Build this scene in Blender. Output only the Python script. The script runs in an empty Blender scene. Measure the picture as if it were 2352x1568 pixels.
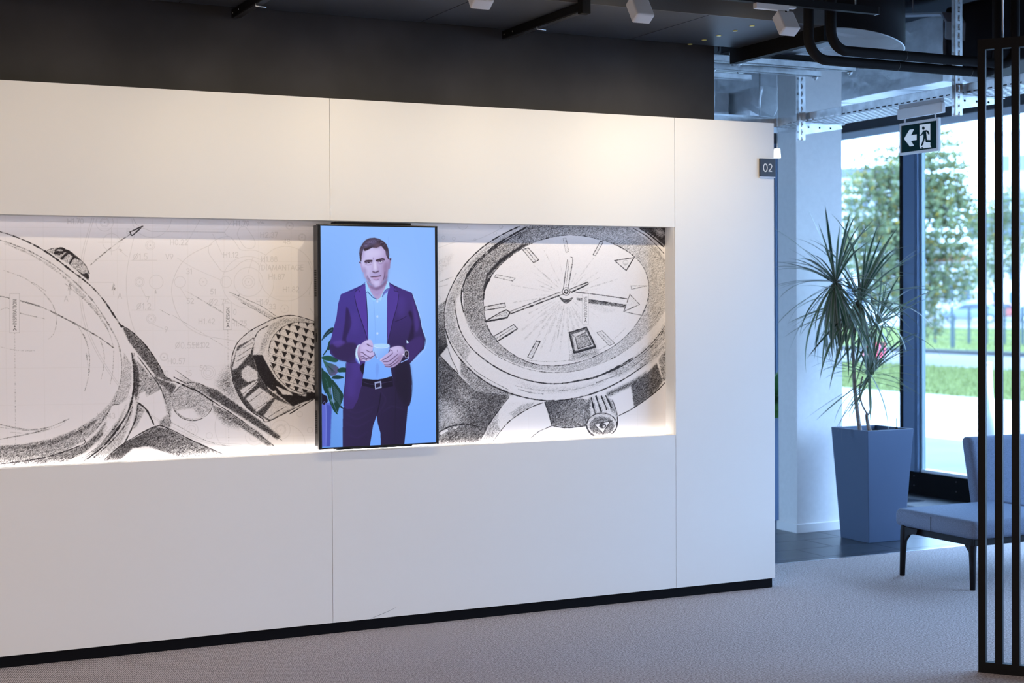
import bpy, bmesh, math, random
import numpy as np
from mathutils import Vector, Matrix, Euler
R = math.radians
scene = bpy.context.scene
COL = scene.collection
random.seed(4)
rng = np.random.default_rng(7)

# ------------------------------------------------------------------ camera
YAW, PITCH, ROLL = R(26.0488), R(0.78946), R(-0.30706)
FPX, PCX, PCY = 3527.1, 1176.0, 740.56
CAM = np.array([0.0, -7.2459, 1.65])
_d = np.array([math.sin(YAW) * math.cos(PITCH), math.cos(YAW) * math.cos(PITCH), -math.sin(PITCH)])
_r = np.array([math.cos(YAW), -math.sin(YAW), 0.0]); _u = np.cross(_r, _d)
RT = math.cos(ROLL) * _r + math.sin(ROLL) * _u
UP = -math.sin(ROLL) * _r + math.cos(ROLL) * _u
cd = bpy.data.cameras.new('camera'); cam = bpy.data.objects.new('camera', cd); COL.objects.link(cam)
cam.matrix_world = Matrix(((RT[0], UP[0], -_d[0], CAM[0]), (RT[1], UP[1], -_d[1], CAM[1]),
                           (RT[2], UP[2], -_d[2], CAM[2]), (0, 0, 0, 1)))
cd.sensor_fit = 'HORIZONTAL'; cd.sensor_width = 36.0; cd.lens = FPX / 2352 * 36
cd.shift_y = -(784 - PCY) / 2352
cd.clip_start = 0.05; cd.clip_end = 600
cd.dof.use_dof = True; cd.dof.focus_distance = 7.75; cd.dof.aperture_fstop = 2.6
scene.camera = cam

# ------------------------------------------------------------------ sky, exposure
w = bpy.data.worlds.new('overcast_sky'); scene.world = w; w.use_nodes = True
bg = w.node_tree.nodes['Background']
bg.inputs[0].default_value = (0.39, 0.62, 1.0, 1); bg.inputs[1].default_value = SKY_STRENGTH = 14.8
vs = scene.view_settings
vs.view_transform = 'Standard'; vs.look = 'None'; vs.gamma = 1.0; vs.use_curve_mapping = False
vs.exposure = 0.0
scene.cycles.use_denoising = True
scene.cycles.max_bounces = 10; scene.cycles.transparent_max_bounces = 16
scene.cycles.sample_clamp_indirect = 8.0

SPOT_W, FILL_W, LED = 28.5, 138.0, 14.0

# ------------------------------------------------------------------ helpers
def lin(c):
    return tuple(((v / 255) / 12.92 if v / 255 <= .04045 else ((v / 255 + .055) / 1.055) ** 2.4) for v in c)

MATS = {}
def mat(name, col, rough=.5, metal=0.0, spec=.5, noise=None, bump=None, emit=None, coat=0.0, trans=None):
    """procedural material: noise=(scale, amount, detail) varies the colour, bump=(scale, strength) the relief"""
    if name in MATS: return MATS[name]
    m = bpy.data.materials.new(name); m.use_nodes = True; MATS[name] = m
    nt = m.node_tree; N = nt.nodes; L = nt.links
    b = N['Principled BSDF']
    b.inputs['Base Color'].default_value = (*col, 1); b.inputs['Roughness'].default_value = rough
    b.inputs['Metallic'].default_value = metal; b.inputs['Specular IOR Level'].default_value = spec
    b.inputs['Coat Weight'].default_value = coat
    tc = N.new('ShaderNodeTexCoord')
    if noise:
        n = N.new('ShaderNodeTexNoise'); n.inputs['Scale'].default_value = noise[0]; n.inputs['Detail'].default_value = noise[2] if len(noise) > 2 else 4
        L.new(tc.outputs['Object'], n.inputs['Vector'])
        r = N.new('ShaderNodeValToRGB'); a = noise[1]
        r.color_ramp.elements[0].position = .3; r.color_ramp.elements[1].position = .7
        r.color_ramp.elements[0].color = (*[max(0, c * (1 - a)) for c in col], 1)
        r.color_ramp.elements[1].color = (*[min(1, c * (1 + a)) for c in col], 1)
        L.new(n.outputs['Fac'], r.inputs['Fac']); L.new(r.outputs['Color'], b.inputs['Base Color'])
    if bump:
        n2 = N.new('ShaderNodeTexNoise'); n2.inputs['Scale'].default_value = bump[0]; n2.inputs['Detail'].default_value = 6
        L.new(tc.outputs['Object'], n2.inputs['Vector'])
        bp = N.new('ShaderNodeBump'); bp.inputs['Strength'].default_value = bump[1]; bp.inputs['Distance'].default_value = bump[2] if len(bump) > 2 else .01
        L.new(n2.outputs['Fac'], bp.inputs['Height']); L.new(bp.outputs['Normal'], b.inputs['Normal'])
    if emit:
        b.inputs['Emission Color'].default_value = (*emit[0], 1); b.inputs['Emission Strength'].default_value = emit[1]
    return m

def tag(o, label=None, cat=None, group=None, kind=None):
    if label: o['label'] = label
    if cat: o['category'] = cat
    if group: o['group'] = group
    if kind: o['kind'] = kind
    return o

def thing(name, label, cat, loc=(0, 0, 0), group=None, kind=None):
    o = bpy.data.objects.new(name, None); COL.objects.link(o); o.location = loc
    o.empty_display_size = .1
    return tag(o, label, cat, group, kind)

def origin(o):
    p = Vector((0, 0, 0))
    while o is not None:
        p += o.location; o = o.parent
    return p

class MB:
    """collects shapes in world coordinates and builds them as one mesh object"""
    def __init__(s): s.v = []; s.f = []; s.sm = []
    def add(s, vs_, fs, smooth=False):
        b = len(s.v); s.v += [tuple(map(float, p)) for p in vs_]
        for f in fs: s.f.append(tuple(i + b for i in f)); s.sm.append(smooth)
        return s
    def box(s, x0, x1, y0, y1, z0, z1, M=None):
        vs_ = [(x, y, z) for x in (x0, x1) for y in (y0, y1) for z in (z0, z1)]
        if M is not None: vs_ = [tuple(M @ Vector(p)) for p in vs_]
        return s.add(vs_, [(0, 1, 3, 2), (4, 6, 7, 5), (0, 4, 5, 1), (2, 3, 7, 6), (0, 2, 6, 4), (1, 5, 7, 3)])
    def prism(s, pts, lo, hi, axis='z', M=None, smooth=False):
        """polygon extruded along an axis: pts are the other two coordinates in xyz order"""
        def mk(p, h):
            q = {'x': (h, p[0], p[1]), 'y': (p[0], h, p[1]), 'z': (p[0], p[1], h)}[axis]
            return tuple(M @ Vector(q)) if M is not None else q
        n = len(pts)
        s.add([mk(p, lo) for p in pts] + [mk(p, hi) for p in pts], [tuple(range(n))[::-1], tuple(range(n, 2 * n))], False)
        b = len(s.v) - 2 * n
        for i in range(n):
            j = (i + 1) % n
            s.f.append((b + i, b + j, b + n + j, b + n + i)); s.sm.append(smooth)
        return s
    def tube(s, path, r, n=12, caps=True, smooth=True):
        path = [Vector(p) for p in path]; k = len(path)
        rr = r if isinstance(r, (list, tuple)) else [r] * k
        rings = []; prev = None
        for i, p in enumerate(path):
            t = (path[min(i + 1, k - 1)] - path[max(i - 1, 0)]).normalized()
            if prev is None:
                a = Vector((0, 0, 1)) if abs(t.z) < .9 else Vector((1, 0, 0))
                u = t.cross(a).normalized()
            else:
                u = (prev - t * prev.dot(t)).normalized()
            prev = u; v = t.cross(u)
            rings.append([p + (u * math.cos(2 * math.pi * j / n) + v * math.sin(2 * math.pi * j / n)) * rr[i] for j in range(n)])
        fs = []
        for i in range(k - 1):
            for j in range(n):
                fs.append((i * n + j, i * n + (j + 1) % n, (i + 1) * n + (j + 1) % n, (i + 1) * n + j))
        s.add([q for ring in rings for q in ring], fs, smooth)
        if caps:
            b = len(s.v) - k * n
            s.f.append(tuple(b + j for j in range(n))[::-1]); s.sm.append(False)
            s.f.append(tuple(b + (k - 1) * n + j for j in range(n))); s.sm.append(False)
        return s
    def build(s, name, m, parent=None, bevel=0, seg=2, subsurf=0, solid=0):
        me = bpy.data.meshes.new(name)
        o = bpy.data.objects.new(name, me); COL.objects.link(o)
        off = Vector((0, 0, 0))
        if parent is not None:
            o.parent = parent; off = origin(parent)
        me.from_pydata([tuple(Vector(p) - off) for p in s.v], [], s.f)
        me.polygons.foreach_set('use_smooth', s.sm)
        if m: me.materials.append(m)
        me.validate(); me.update()
        bm = bmesh.new(); bm.from_mesh(me); bmesh.ops.recalc_face_normals(bm, faces=bm.faces); bm.to_mesh(me); bm.free()
        if bevel:
            md = o.modifiers.new('bevel', 'BEVEL'); md.width = bevel; md.segments = seg; md.limit_method = 'ANGLE'; md.angle_limit = R(40); md.harden_normals = False
        if solid:
            md = o.modifiers.new('solid', 'SOLIDIFY'); md.thickness = solid
        if subsurf:
            md = o.modifiers.new('sub', 'SUBSURF'); md.levels = subsurf; md.render_levels = subsurf
        return o

def B(x0, x1, y0, y1, z0, z1): return MB().box(x0, x1, y0, y1, z0, z1)
def struct(name, mb, m, label=None, cat=None, parent=None, **k):
    o = mb.build(name, m, parent, **k)
    if parent is None: tag(o, label, cat, None, 'structure')
    return o
def single(name, mb, m, label, cat, group=None, **k):
    return tag(mb.build(name, m, None, **k), label, cat, group)

# ------------------------------------------------------------------ materials
WHITE = mat('white_laminate', (.80, .79, .775), .42, spec=.35, bump=(900, .03, .001))
WHITE2 = mat('white_plaster', (.78, .78, .78), .7, spec=.2, noise=(30, .025), bump=(140, .12, .002))
BLACKP = mat('black_painted_board', (.030, .028, .029), .62, spec=.3, noise=(2.2, .35, 3))
BLACKM = mat('black_powder_coat', (.007, .007, .008), .6, spec=.12)
BLACKS = mat('black_satin_plastic', (.015, .015, .017), .3)
PLINTH = mat('black_plinth', (.005, .005, .007), .7, spec=.08)
DARKMET = mat('dark_ceiling_metal', (.040, .045, .055), .5, spec=.3, noise=(1.5, .25, 3))
GALV = mat('galvanised_steel', (.66, .68, .70), .36, metal=.9, noise=(14, .22, 5), bump=(30, .08, .002))
FOIL = mat('foil_faced_duct', (.74, .76, .79), .42, metal=.8, noise=(9, .12, 6), bump=(14, .35, .015))
INSUL = mat('black_pipe_insulation', (.008, .008, .009), .7, spec=.15, bump=(60, .1, .002))
LAMPW = mat('white_lamp_paint', (.70, .68, .66), .4, spec=.4)
ANTH = mat('anthracite_planter', (.056, .090, .165), .5, spec=.3, bump=(300, .04, .001))
FABRIC = mat('grey_wool_fabric', (.14, .175, .25), .9, spec=.15, noise=(240, .25, 4), bump=(500, .35, .002))
WOODB = mat('black_stained_ash', (.010, .010, .013), .6, spec=.15, noise=(20, .3))
ALU = mat('anodised_aluminium_frame', (.14, .21, .34), .45, spec=.3)
ALUL = mat('pale_aluminium', (.55, .57, .6), .35, metal=.4)
BEAM = mat('dark_beam', (.035, .037, .045), .6)
WHITEG = mat('white_plastic', (.72, .73, .75), .35)

# carpet: fine ribs running towards the wall, speckled yarn
def carpet_material():
    m = bpy.data.materials.new('ribbed_carpet'); m.use_nodes = True
    N = m.node_tree.nodes; L = m.node_tree.links; b = N['Principled BSDF']
    b.inputs['Roughness'].default_value = .95; b.inputs['Specular IOR Level'].default_value = .08
    tc = N.new('ShaderNodeTexCoord')
    wv = N.new('ShaderNodeTexWave'); wv.wave_type = 'BANDS'; wv.bands_direction = 'X'
    wv.inputs['Scale'].default_value = 2 * math.pi / .0075 / 20; wv.inputs['Distortion'].default_value = .6
    wv.inputs['Detail'].default_value = 1; wv.inputs['Detail Scale'].default_value = 3
    n1 = N.new('ShaderNodeTexNoise'); n1.inputs['Scale'].default_value = 115; n1.inputs['Detail'].default_value = 4
    n2 = N.new('ShaderNodeTexNoise'); n2.inputs['Scale'].default_value = 1.3; n2.inputs['Detail'].default_value = 3
    for n in (wv, n1, n2): L.new(tc.outputs['Object'], n.inputs['Vector'])
    r1 = N.new('ShaderNodeValToRGB'); e = r1.color_ramp.elements
    e[0].position = .30; e[0].color = (.14, .118, .12, 1); e[1].position = .70; e[1].color = (.59, .53, .53, 1)
    mix = N.new('ShaderNodeMath'); mix.operation = 'MULTIPLY_ADD'; mix.inputs[1].default_value = .52
    L.new(wv.outputs['Fac'], mix.inputs[0])
    m2 = N.new('ShaderNodeMath'); m2.operation = 'MULTIPLY_ADD'; m2.inputs[1].default_value = 1.5; m2.inputs[2].default_value = -.51
    L.new(n1.outputs['Fac'], m2.inputs[0]); L.new(m2.outputs[0], mix.inputs[2]); L.new(mix.outputs[0], r1.inputs['Fac'])
    mm = N.new('ShaderNodeMix'); mm.data_type = 'RGBA'; mm.blend_type = 'MULTIPLY'; mm.inputs[0].default_value = .35
    L.new(r1.outputs['Color'], mm.inputs[6])
    L.new(n2.outputs['Color'], mm.inputs[7]); L.new(r1.outputs['Color'], b.inputs['Base Color'])
    bp = N.new('ShaderNodeBump'); bp.inputs['Strength'].default_value = .5; bp.inputs['Distance'].default_value = .002
    L.new(mix.outputs[0], bp.inputs['Height']); L.new(bp.outputs['Normal'], b.inputs['Normal'])
    return m

# ------------------------------------------------------------------ the setting: floor
CARPET_EDGE = .628
struct('floor', B(-7, 8.78, -13, CARPET_EDGE, -.03, 0), carpet_material(), 'grey brown ribbed carpet floor in front of the display wall', 'floor')
GROUT = mat('dark_grout', (.05, .055, .065), .7)
TILE = mat('slate_wood_tile', (.022, .028, .042), .28, spec=.4, noise=(5, .35, 5), bump=(40, .05, .002))
tf = struct('floor_tiled', B(-7, 8.78, CARPET_EDGE + .012, 6.7, -.03, -.0035), GROUT, 'dark slate tile floor behind the carpet edge', 'floor')
tile_me = None
for j in range(13):
    y0 = .73 + .3045 * (j - 1)
    for i in range(9):
        x0 = 6.428 + .605 * (i - 4) - (.3 if j % 2 else 0)
        xa, xb, ya, yb = x0 + .002, x0 + .603, max(y0 + .002, CARPET_EDGE + .014), y0 + .3025
        if yb - ya < .03 or xb > 8.74 or xa < 3.9: continue
        full = yb - ya > .298
        if full and tile_me:
            o = bpy.data.objects.new('tile', tile_me); COL.objects.link(o); o.parent = tf; o.location = (xa, ya, 0)
        else:
            mb = B(0, xb - xa, 0, yb - ya, -.004, .0)
            o = mb.build('tile', TILE, tf); o.location = (xa, ya, 0)
            if full: tile_me = o.data
struct('trim_1', B(-7, 8.75, CARPET_EDGE, CARPET_EDGE + .012, -.03, .002), mat('pale_metal_strip', (.75, .76, .78), .25, metal=.8), 'pale metal edging strip between carpet and dark tiles', 'trim')

# ------------------------------------------------------------------ white display wall with its niche
XL, XR, ZT, NB, NT_, NX, ND = -2.6, 5.215, 2.661, .905, 2.056, 4.549, .104
core = MB()
core.box(XL, XR - .002, .014, .28, .055, NB - .004); core.box(XL, XR - .002, .014, .28, NT_ + .010, ZT - .002)
core.box(NX + .004, XR - .002, .014, .28, NB - .004, NT_ + .010); core.box(XL, NX + .004, ND + .006, .28, NB - .004, NT_ + .010)
wf = struct('wall_front', core, WHITE, 'white panelled display wall with a long recessed niche', 'wall')
S1 = 2.541; g = .0012
for (a, b, c, d) in ((XL, S1 - g, NT_, ZT), (S1 + g, NX - g, NT_, ZT), (NX + g, XR, .055, ZT), (XL, S1 - g, .055, NB), (S1 + g, NX - g, .055, NB)):
    B(a, b, 0, .014, c, d).build('panel', WHITE, wf)
# lining of the niche
B(XL, NX, .014, ND + .006, NB - .004, NB).build('niche_shelf', WHITE, wf)
B(XL, NX, .014, ND + .006, NT_ + .006, NT_ + .010).build('niche_soffit', WHITE, wf)
B(NX, NX + .004, .014, ND + .006, NB, NT_ + .006).build('niche_reveal', WHITE, wf)
struct('baseboard_front', B(XL, XR - .012, .012, .27, 0, .055), PLINTH, 'black plinth running under the white display wall', 'baseboard')
struct('wall_upper', B(XL, 4.877, .10, .28, ZT, 3.6), BLACKP, 'black painted bulkhead above the white display wall', 'wall')
# scuff on the lower panel
mb = MB(); pts = [(2.7420 + 0.1368 * t, -.0004, 0.0584 + 0.0423 * (.8 * t + .2 * t * t)) for t in [i / 10 for i in range(11)]]
mb.tube(pts, [.0004 + .0004 * math.sin(math.pi * i / 10) for i in range(11)], 5).build('scuff_mark', mat('scuff', (.05, .05, .05), .8), wf)

# ------------------------------------------------------------------ rest of the shell
struct('ceiling', B(-7, 9.0, -13, 6.7, 3.85, 3.95), DARKMET, 'dark blue black ceiling deck above the services', 'ceiling')
struct('wall_left', B(-7.1, -7, -13, 6.7, 0, 3.95), WHITE2, 'plain side wall at the left end of the room', 'wall')
struct('wall_back', B(-7, 9.0, 6.6, 6.7, 3.145, 3.95), WHITE2, 'plain wall band above the rear window front', 'wall')
struct('wall_rear', B(-7, 9.0, -13.1, -13, 0, 3.95), WHITE2, 'plain wall behind the viewer', 'wall')

# window wall at x = 8.757
WX = 8.757
struct('wall_light_stop', B(WX, WX + .22, -13, -4.94, 0, 3.27), WHITE2, 'plain unseen wall added to cut daylight from behind the viewer', 'wall')  # unseen wall added to limit daylight on the left part of the room
struct('wall_right', B(WX + .02, WX + .22, -13, 6.7, 3.27, 3.95), BEAM, 'dark wall band above the window front', 'wall')
struct('trim_2', B(WX - .03, WX + .2, -4.94, 6.7, 3.145, 3.27), BEAM, 'dark beam above the window head', 'beam')
sill = struct('trim_3', B(WX, WX + .2, -4.94, 6.7, 0, .197), mat('black_sill_sheet', (.005, .005, .006), .8, spec=.08), 'black sheet metal upstand under the big window', 'sill')
for yy in (2.93, 2.42, 3.6, 1.9):
    for zz in (.075, .155):
        MB().tube([(WX, yy, zz), (WX - .003, yy, zz)], .0035, 8).build('rivet', mat('dull_rivet', (.12, .12, .14), .5), sill)
gl = bpy.data.materials.new('window_glass'); gl.use_nodes = True
N = gl.node_tree.nodes; L = gl.node_tree.links; N.remove(N['Principled BSDF'])
tr = N.new('ShaderNodeBsdfTransparent'); tr.inputs[0].default_value = (.94, .97, .98, 1)
gs = N.new('ShaderNodeBsdfGlossy'); gs.inputs['Roughness'].default_value = .0
lw = N.new('ShaderNodeLayerWeight'); lw.inputs[0].default_value = .5
pw = N.new('ShaderNodeMath'); pw.operation = 'POWER'; pw.inputs[1].default_value = 5; L.new(lw.outputs['Facing'], pw.inputs[0])
fr = N.new('ShaderNodeMath'); fr.operation = 'MULTIPLY_ADD'; fr.inputs[1].default_value = .96; fr.inputs[2].default_value = .03; L.new(pw.outputs[0], fr.inputs[0])
ms = N.new('ShaderNodeMixShader'); L.new(fr.outputs[0], ms.inputs[0]); L.new(tr.outputs[0], ms.inputs[1]); L.new(gs.outputs[0], ms.inputs[2])
L.new(ms.outputs[0], N['Material Output'].inputs[0])
SIDEW = mat('window_sash_white', (.62, .68, .75), .4)
ym = [2.955 + 2.0 * k for k in range(-4, 3)]
for k in range(len(ym) - 1):
    y0, y1 = ym[k] + .129, min(ym[k + 1] - .129, 6.6)
    o = thing('window_%d' % (k + 1), 'tall clear window pane number %d of the glass front' % (k + 1), 'window', (WX, y0, .197), 'window bays', 'structure')
    o['label'] = 'floor to ceiling window bay with white head frame' if k != 3 else 'floor to ceiling window bay right of the grey mullion'
    B(WX, WX + .05, y0, y1, 3.085, 3.145).build('head_frame', SIDEW, o)
    B(WX - .01, WX + .06, y0, y1, .197, .222).build('sill_frame', ALUL, o)
    B(WX + .025, WX + .033, y0, y1, .222, 3.085).build('pane', gl, o)
for k, y in enumerate(ym):
    if k == len(ym) - 1: continue
    o = thing('trim_%d' % (4 + k), 'grey aluminium mullion of the window front' if k != 4 else 'blue grey aluminium mullion right of the potted palm', 'mullion', (WX, y, .197), 'window mullions', 'structure')
    B(WX - .02, WX + .05, y - .102, y + .09, .197, 3.145).build('post', ALU, o, bevel=.003)
    B(WX - .024, WX + .05, y + .09, y + .129, .197, 3.145).build('gasket', BLACKM, o)
    for q in (-.092, -.075, -.058):
        B(WX - .026, WX - .02, y + q - .008, y + q, .197, 3.145).build('groove_rib', ALU, o)
    B(WX + .0, WX + .034, y - .129, y - .102, .197, 3.145).build('glazing_bead', mat('bead_grey', (.22, .30, .34), .5), o)

# rear window front, behind the display wall
for k in range(3):
    x0 = -3.3 + 2.0 * k
    o = thing('window_%d' % (20 + k), 'rear window bay behind the display wall', 'window', (x0, 6.62, 0), 'rear window bays', 'structure')
    B(x0 + .06, x0 + 1.94, 6.62, 6.628, .05, 3.085).build('pane', gl, o)
    B(x0 - .06, x0 + .06, 6.6, 6.68, 0, 3.145).build('post', ALU, o); B(x0 + .06, x0 + 1.94, 6.6, 6.68, 3.085, 3.145).build('head_frame', SIDEW, o); B(x0 + .06, x0 + 1.94, 6.6, 6.68, 0, .05).build('sill_frame', ALU, o)
struct('wall_corner', B(-7, -3.36, 6.6, 6.7, 0, 3.145), WHITE2, 'plain wall left of the rear windows', 'wall')
struct('wall_corner_right', B(2.64, 8.757, 6.6, 6.7, 0, 3.145), WHITE2, 'plain wall right of the rear windows', 'wall')

# ------------------------------------------------------------------ column
col = struct('wall_column', B(6.571, 6.97, 1.618, 1.835, 0, 3.85), WHITE2, 'white square column left of the potted plant', 'column')
struct('baseboard_column', MB().box(6.559, 6.982, 1.606, 1.847, 0, .063), mat('white_skirting', (.8, .8, .8), .45), 'white skirting round the foot of the column', 'baseboard', bevel=.002)

# ------------------------------------------------------------------ flat prints: a small pencil / paint raster kit
def gauss(a, s):
    if s <= 0: return a
    r = max(1, int(3 * s)); k = np.exp(-.5 * (np.arange(-r, r + 1) / s) ** 2); k /= k.sum()
    for ax in (0, 1):
        p = np.pad(a, [(r, r) if i == ax else (0, 0) for i in range(a.ndim)], mode='edge'); o = np.zeros_like(a)
        n = a.shape[ax]
        for i, wgt in enumerate(k):
            o += wgt * (p[i:i + n] if ax == 0 else p[:, i:i + n])
        a = o
    return a
def spline(pts, closed=False, step=1.0):
    P = np.array(pts, float); n = len(P)
    if n < 3 and not closed:
        m = max(2, int(np.hypot(*(P[1] - P[0])) / step)); t = np.linspace(0, 1, m)[:, None]; return P[0] * (1 - t) + P[1] * t
    out = []
    for i in range(n if closed else n - 1):
        if closed: a, b, c, d = P[(i - 1) % n], P[i], P[(i + 1) % n], P[(i + 2) % n]
        else: a, b, c, d = P[max(i - 1, 0)], P[i], P[i + 1], P[min(i + 2, n - 1)]
        m = max(2, int(np.hypot(*(c - b)) / step)); t = np.linspace(0, 1, m, endpoint=False)[:, None]
        out.append(.5 * (2 * b + (c - a) * t + (2 * a - 5 * b + 4 * c - d) * t ** 2 + (3 * b - a - 3 * c + d) * t ** 3))
    if not closed: out.append(P[-1:])
    return np.vstack(out)
def poly_mask(P, H, W, soft=.6):
    """returns (slice, mask) of a filled polygon given in raster pixels"""
    pad = int(3 * soft) + 3
    x0, y0 = np.floor(P.min(0)).astype(int) - pad; x1, y1 = np.ceil(P.max(0)).astype(int) + pad
    x0, y0, x1, y1 = max(x0, 0), max(y0, 0), min(x1, W), min(y1, H)
    if x1 <= x0 or y1 <= y0: return None, None
    m = np.zeros((y1 - y0, x1 - x0))
    xs = np.arange(x0, x1) + .5
    for j in range(y0, y1):
        acc = np.zeros(len(xs))
        for sub in (.25, .75):
            yy = j + sub; a = P; b = np.roll(P, -1, 0)
            c = (a[:, 1] <= yy) != (b[:, 1] <= yy)
            if not c.any(): continue
            xi = np.sort(a[c, 0] + (yy - a[c, 1]) / (b[c, 1] - a[c, 1]) * (b[c, 0] - a[c, 0]))
            acc += .5 * (np.searchsorted(xi, xs) % 2)
        m[j - y0] = acc
    return (slice(y0, y1), slice(x0, x1)), gauss(m, soft)

# stroke font, cap height 1, used for the technical lettering
def _arc(cx, cy, rx, ry, a0, a1, n=12): return [(cx + rx * math.cos(R(a0 + (a1 - a0) * i / n)), cy + ry * math.sin(R(a0 + (a1 - a0) * i / n))) for i in range(n + 1)]
O_ = _arc(.33, .5, .33, .5, 0, 360, 24)
GLY = {'0': (.62, [_arc(.28, .5, .28, .5, 0, 360, 20)]), '1': (.34, [[(.02, .8), (.2, 1), (.2, 0)]]),
 '2': (.6, [_arc(.27, .72, .26, .28, 170, -35, 10) + [(.02, 0), (.56, 0)]]), '3': (.6, [_arc(.26, .74, .24, .26, 160, -90, 10) + _arc(.26, .25, .28, .25, 90, -160, 10)]),
 '4': (.62, [[(.42, 0), (.42, 1), (.02, .3), (.58, .3)]]), '5': (.6, [[(.5, 1), (.12, 1), (.06, .55)] + _arc(.26, .32, .28, .32, 120, -150, 12)]),
 '6': (.6, [[(.42, 1), (.06, .45)] + _arc(.28, .3, .27, .3, 150, 510, 18)]), '7': (.56, [[(0, 1), (.52, 1), (.16, 0)]]),
 '8': (.6, [_arc(.27, .76, .22, .24, 0, 360, 16), _arc(.27, .26, .27, .26, 0, 360, 16)]), '9': (.6, [_arc(.27, .7, .27, .3, 0, 360, 18), [(.53, .6), (.16, 0)]]),
 'H': (.8, [[(.05, 0), (.05, 1)], [(.68, 0), (.68, 1)], [(.05, .52), (.68, .52)]]), 'V': (.72, [[(0, 1), (.34, 0), (.68, 1)]]), 'A': (.76, [[(0, 0), (.36, 1), (.72, 0)], [(.13, .36), (.59, .36)]]),
 'D': (.78, [[(.05, 0), (.05, 1), (.25, 1)] + _arc(.25, .5, .45, .5, 90, -90, 12) + [(.05, 0)]]), 'I': (.22, [[(.08, 0), (.08, 1)]]), 'M': (.95, [[(.03, 0), (.12, 1), (.45, .1), (.78, 1), (.87, 0)]]),
 'N': (.84, [[(.05, 0), (.05, 1), (.72, 0), (.72, 1)]]), 'T': (.62, [[(0, 1), (.58, 1)], [(.29, 1), (.29, 0)]]), 'G': (.9, [_arc(.45, .5, .43, .5, 45, 350, 20) + [(.5, .42)]]),
 'E': (.6, [[(.52, 1), (.05, 1), (.05, 0), (.52, 0)], [(.05, .53), (.48, .53)]]), 'S': (.56, [_arc(.26, .75, .22, .25, 40, 270, 10) + _arc(.26, .25, .24, .25, 90, -140, 10)]),
 'P': (.58, [[(.05, 0), (.05, 1), (.25, 1)] + _arc(.25, .74, .25, .26, 90, -90, 8) + [(.05, .48)]]), 'R': (.62, [[(.05, 0), (.05, 1), (.25, 1)] + _arc(.25, .74, .25, .26, 90, -90, 8) + [(.05, .48)], [(.25, .48), (.54, 0)]]),
 'O': (.8, [O_]), 'Y': (.66, [[(0, 1), (.31, .48), (.62, 1)], [(.31, .48), (.31, 0)]]), '.': (.24, [[(.06, 0), (.1, .05)]]), ',': (.24, [[(.1, .06), (.04, -.14)]]),
 'Ø': (.8, [_arc(.35, .5, .33, .42, 0, 360, 20), [(.0, -.05), (.72, 1.08)]]), '±': (.6, [[(.02, .6), (.5, .6)], [(.26, .85), (.26, .35)], [(.02, .1), (.5, .1)]]), '>': (.6, [[(.05, .85), (.5, .5), (.05, .15)]]), '•': (.4, [[(.12, .45), (.2, .5)]]), ' ': (.35, [])}

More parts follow.
